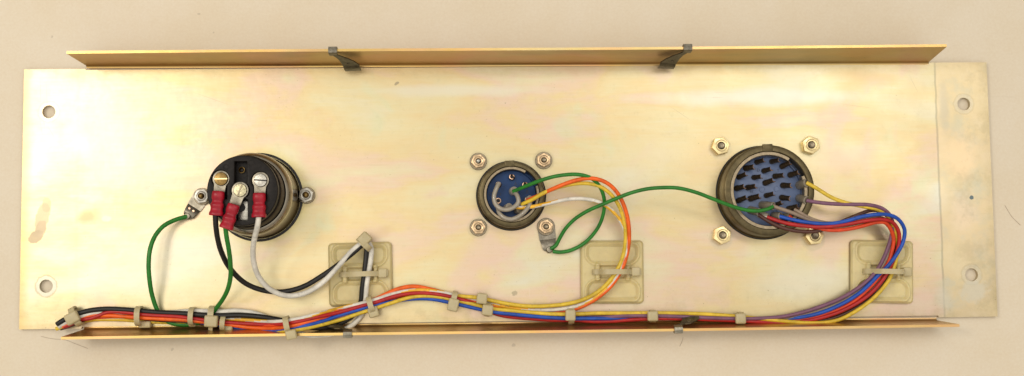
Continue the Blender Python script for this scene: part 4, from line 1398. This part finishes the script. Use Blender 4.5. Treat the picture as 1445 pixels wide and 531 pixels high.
def clip(u, v, sign, hand, label, reach=1.0):
    zt = ZT if sign > 0 else ZB
    zs = zt / 25.0
    hk = P(u, v, zt)
    x0 = hk.x
    yf = flange_y(sign, x0)          # inner face of the flange at its rim
    yroot = 64.6 * sign
    t = thing('spring_clip', (x0, yf, 0), label, 'spring clip', 'spring clips on the folded flanges')

    def W(x, inward, z):
        z = zt - (zt - z) * (zs if z < zt - 5 else 1)
        base = yroot + (yf - yroot) * (z / zt)
        return Vector((x0 + hand * x, base - sign * (inward if inward < 1 else 1 + (inward - 1) * reach), z))
    m = MB()
    # hook over the rim
    m.band([W(0, -2.3, zt - 4.5), W(0, -2.35, zt - .4), W(0, -1.9, zt + .75), W(0, -.7, zt + 1.05), W(0, .45, zt + .75), W(0, .75, zt - .6), W(0.2, .7, zt - 3.5)], Vector((1, 0, 0)), 4.1, .55)
    m.build('hook', M['lugmetal'] if sign > 0 else M['tin'], t, smooth=30)
    # twisted arm down the inner face
    m = MB()

    def sheet(rows, th=.55):
        lo = [[m.v(p) for p in r] for r in rows]
        hi = [[m.v(p + Vector((0, -sign * th, th * .3))) for p in r] for r in rows]
        n = len(rows)
        for i in range(n - 1):
            m.face((lo[i][0], lo[i][1], lo[i + 1][1], lo[i + 1][0]))
            m.face((hi[i][0], hi[i + 1][0], hi[i + 1][1], hi[i][1]))
            m.face((lo[i][0], lo[i + 1][0], hi[i + 1][0], hi[i][0]))
            m.face((lo[i][1], hi[i][1], hi[i + 1][1], lo[i + 1][1]))
        m.face((lo[0][0], hi[0][0], hi[0][1], lo[0][1]))
        m.face((lo[-1][0], lo[-1][1], hi[-1][1], hi[-1][0]))
    sheet([[W(-.2, .5, zt - 3.5), W(2.0, .5, zt - 2.5)],
           [W(1.2, .8, zt - 6.2), W(4.0, .8, zt - 4.4)],
           [W(2.3, 1.3, zt - 9.5), W(6.8, 1.4, zt - 6)],
           [W(3.0, 2.0, zt - 13), W(9.4, 1.9, zt - 9)],
           [W(3.5, 2.6, zt - 15.5), W(11.4, 2.4, zt - 13)]])
    m.build('arm', M['darkmetal'], t, smooth=30)
    m = MB()
    sheet([[W(3.5, 2.55, zt - 15.4), W(11.4, 2.35, zt - 12.9)],
           [W(3.6, 3.3, zt - 16.4), W(11.6, 3.2, zt - 14.4)],
           [W(3.7, 3.4, zt - 18.0), W(11.8, 3.3, zt - 16.6)],
           [W(3.8, 3.4, zt - 20.6), W(11.9, 3.3, zt - 19.8)]])
    m.build('foot', M['darkmetal'], t, smooth=30)
    m = MB()
    p = W(6.2, 2.1, zt - 10.6)
    q3 = Vector((0, 0, 1)).rotation_difference(Vector((0, -sign, .5)).normalized()).to_matrix()
    m.lathe(p, [(0, .1), (.75, .1), (.75, .45), (1.05, .5), (1.15, .1)], 16, q3)
    m.build('dimple', M['tin'], t)


clip(469.5, 70, 1, 1, 'dark spring clip hooked over the upper flange, left one')
clip(970.5, 67, 1, -1, 'dark spring clip hooked over the upper flange, right one')
clip(490.5, 472, -1, -1, 'spring clip on the lower flange, partly under the white wire loop', 0.35)
clip(957.5, 466, -1, 1, 'spring clip on the lower flange between two cable ties')

# ------------------------------------------------------------------ hairs on the table
for pts, lab in (([(58, 475), (75, 478.5), (92, 480), (108, 486), (124, 492)], 'fine dark hair on the table below the lower left corner of the panel'),
                 ([(1418, 290), (1428, 306), (1440, 318)], 'fine dark hair on the table right of the panel'),
                 ([(964, 476), (962, 483), (959, 489)], 'short fine hair on the table below the lower flange')):
    m = MB()
    m.tube(spline([P(u, v, -TH + .12) for u, v in pts], 1.0), 0.09, 6)
    tag(m.build('hair', M['hair']), lab, 'hair', 'loose hairs on the table')
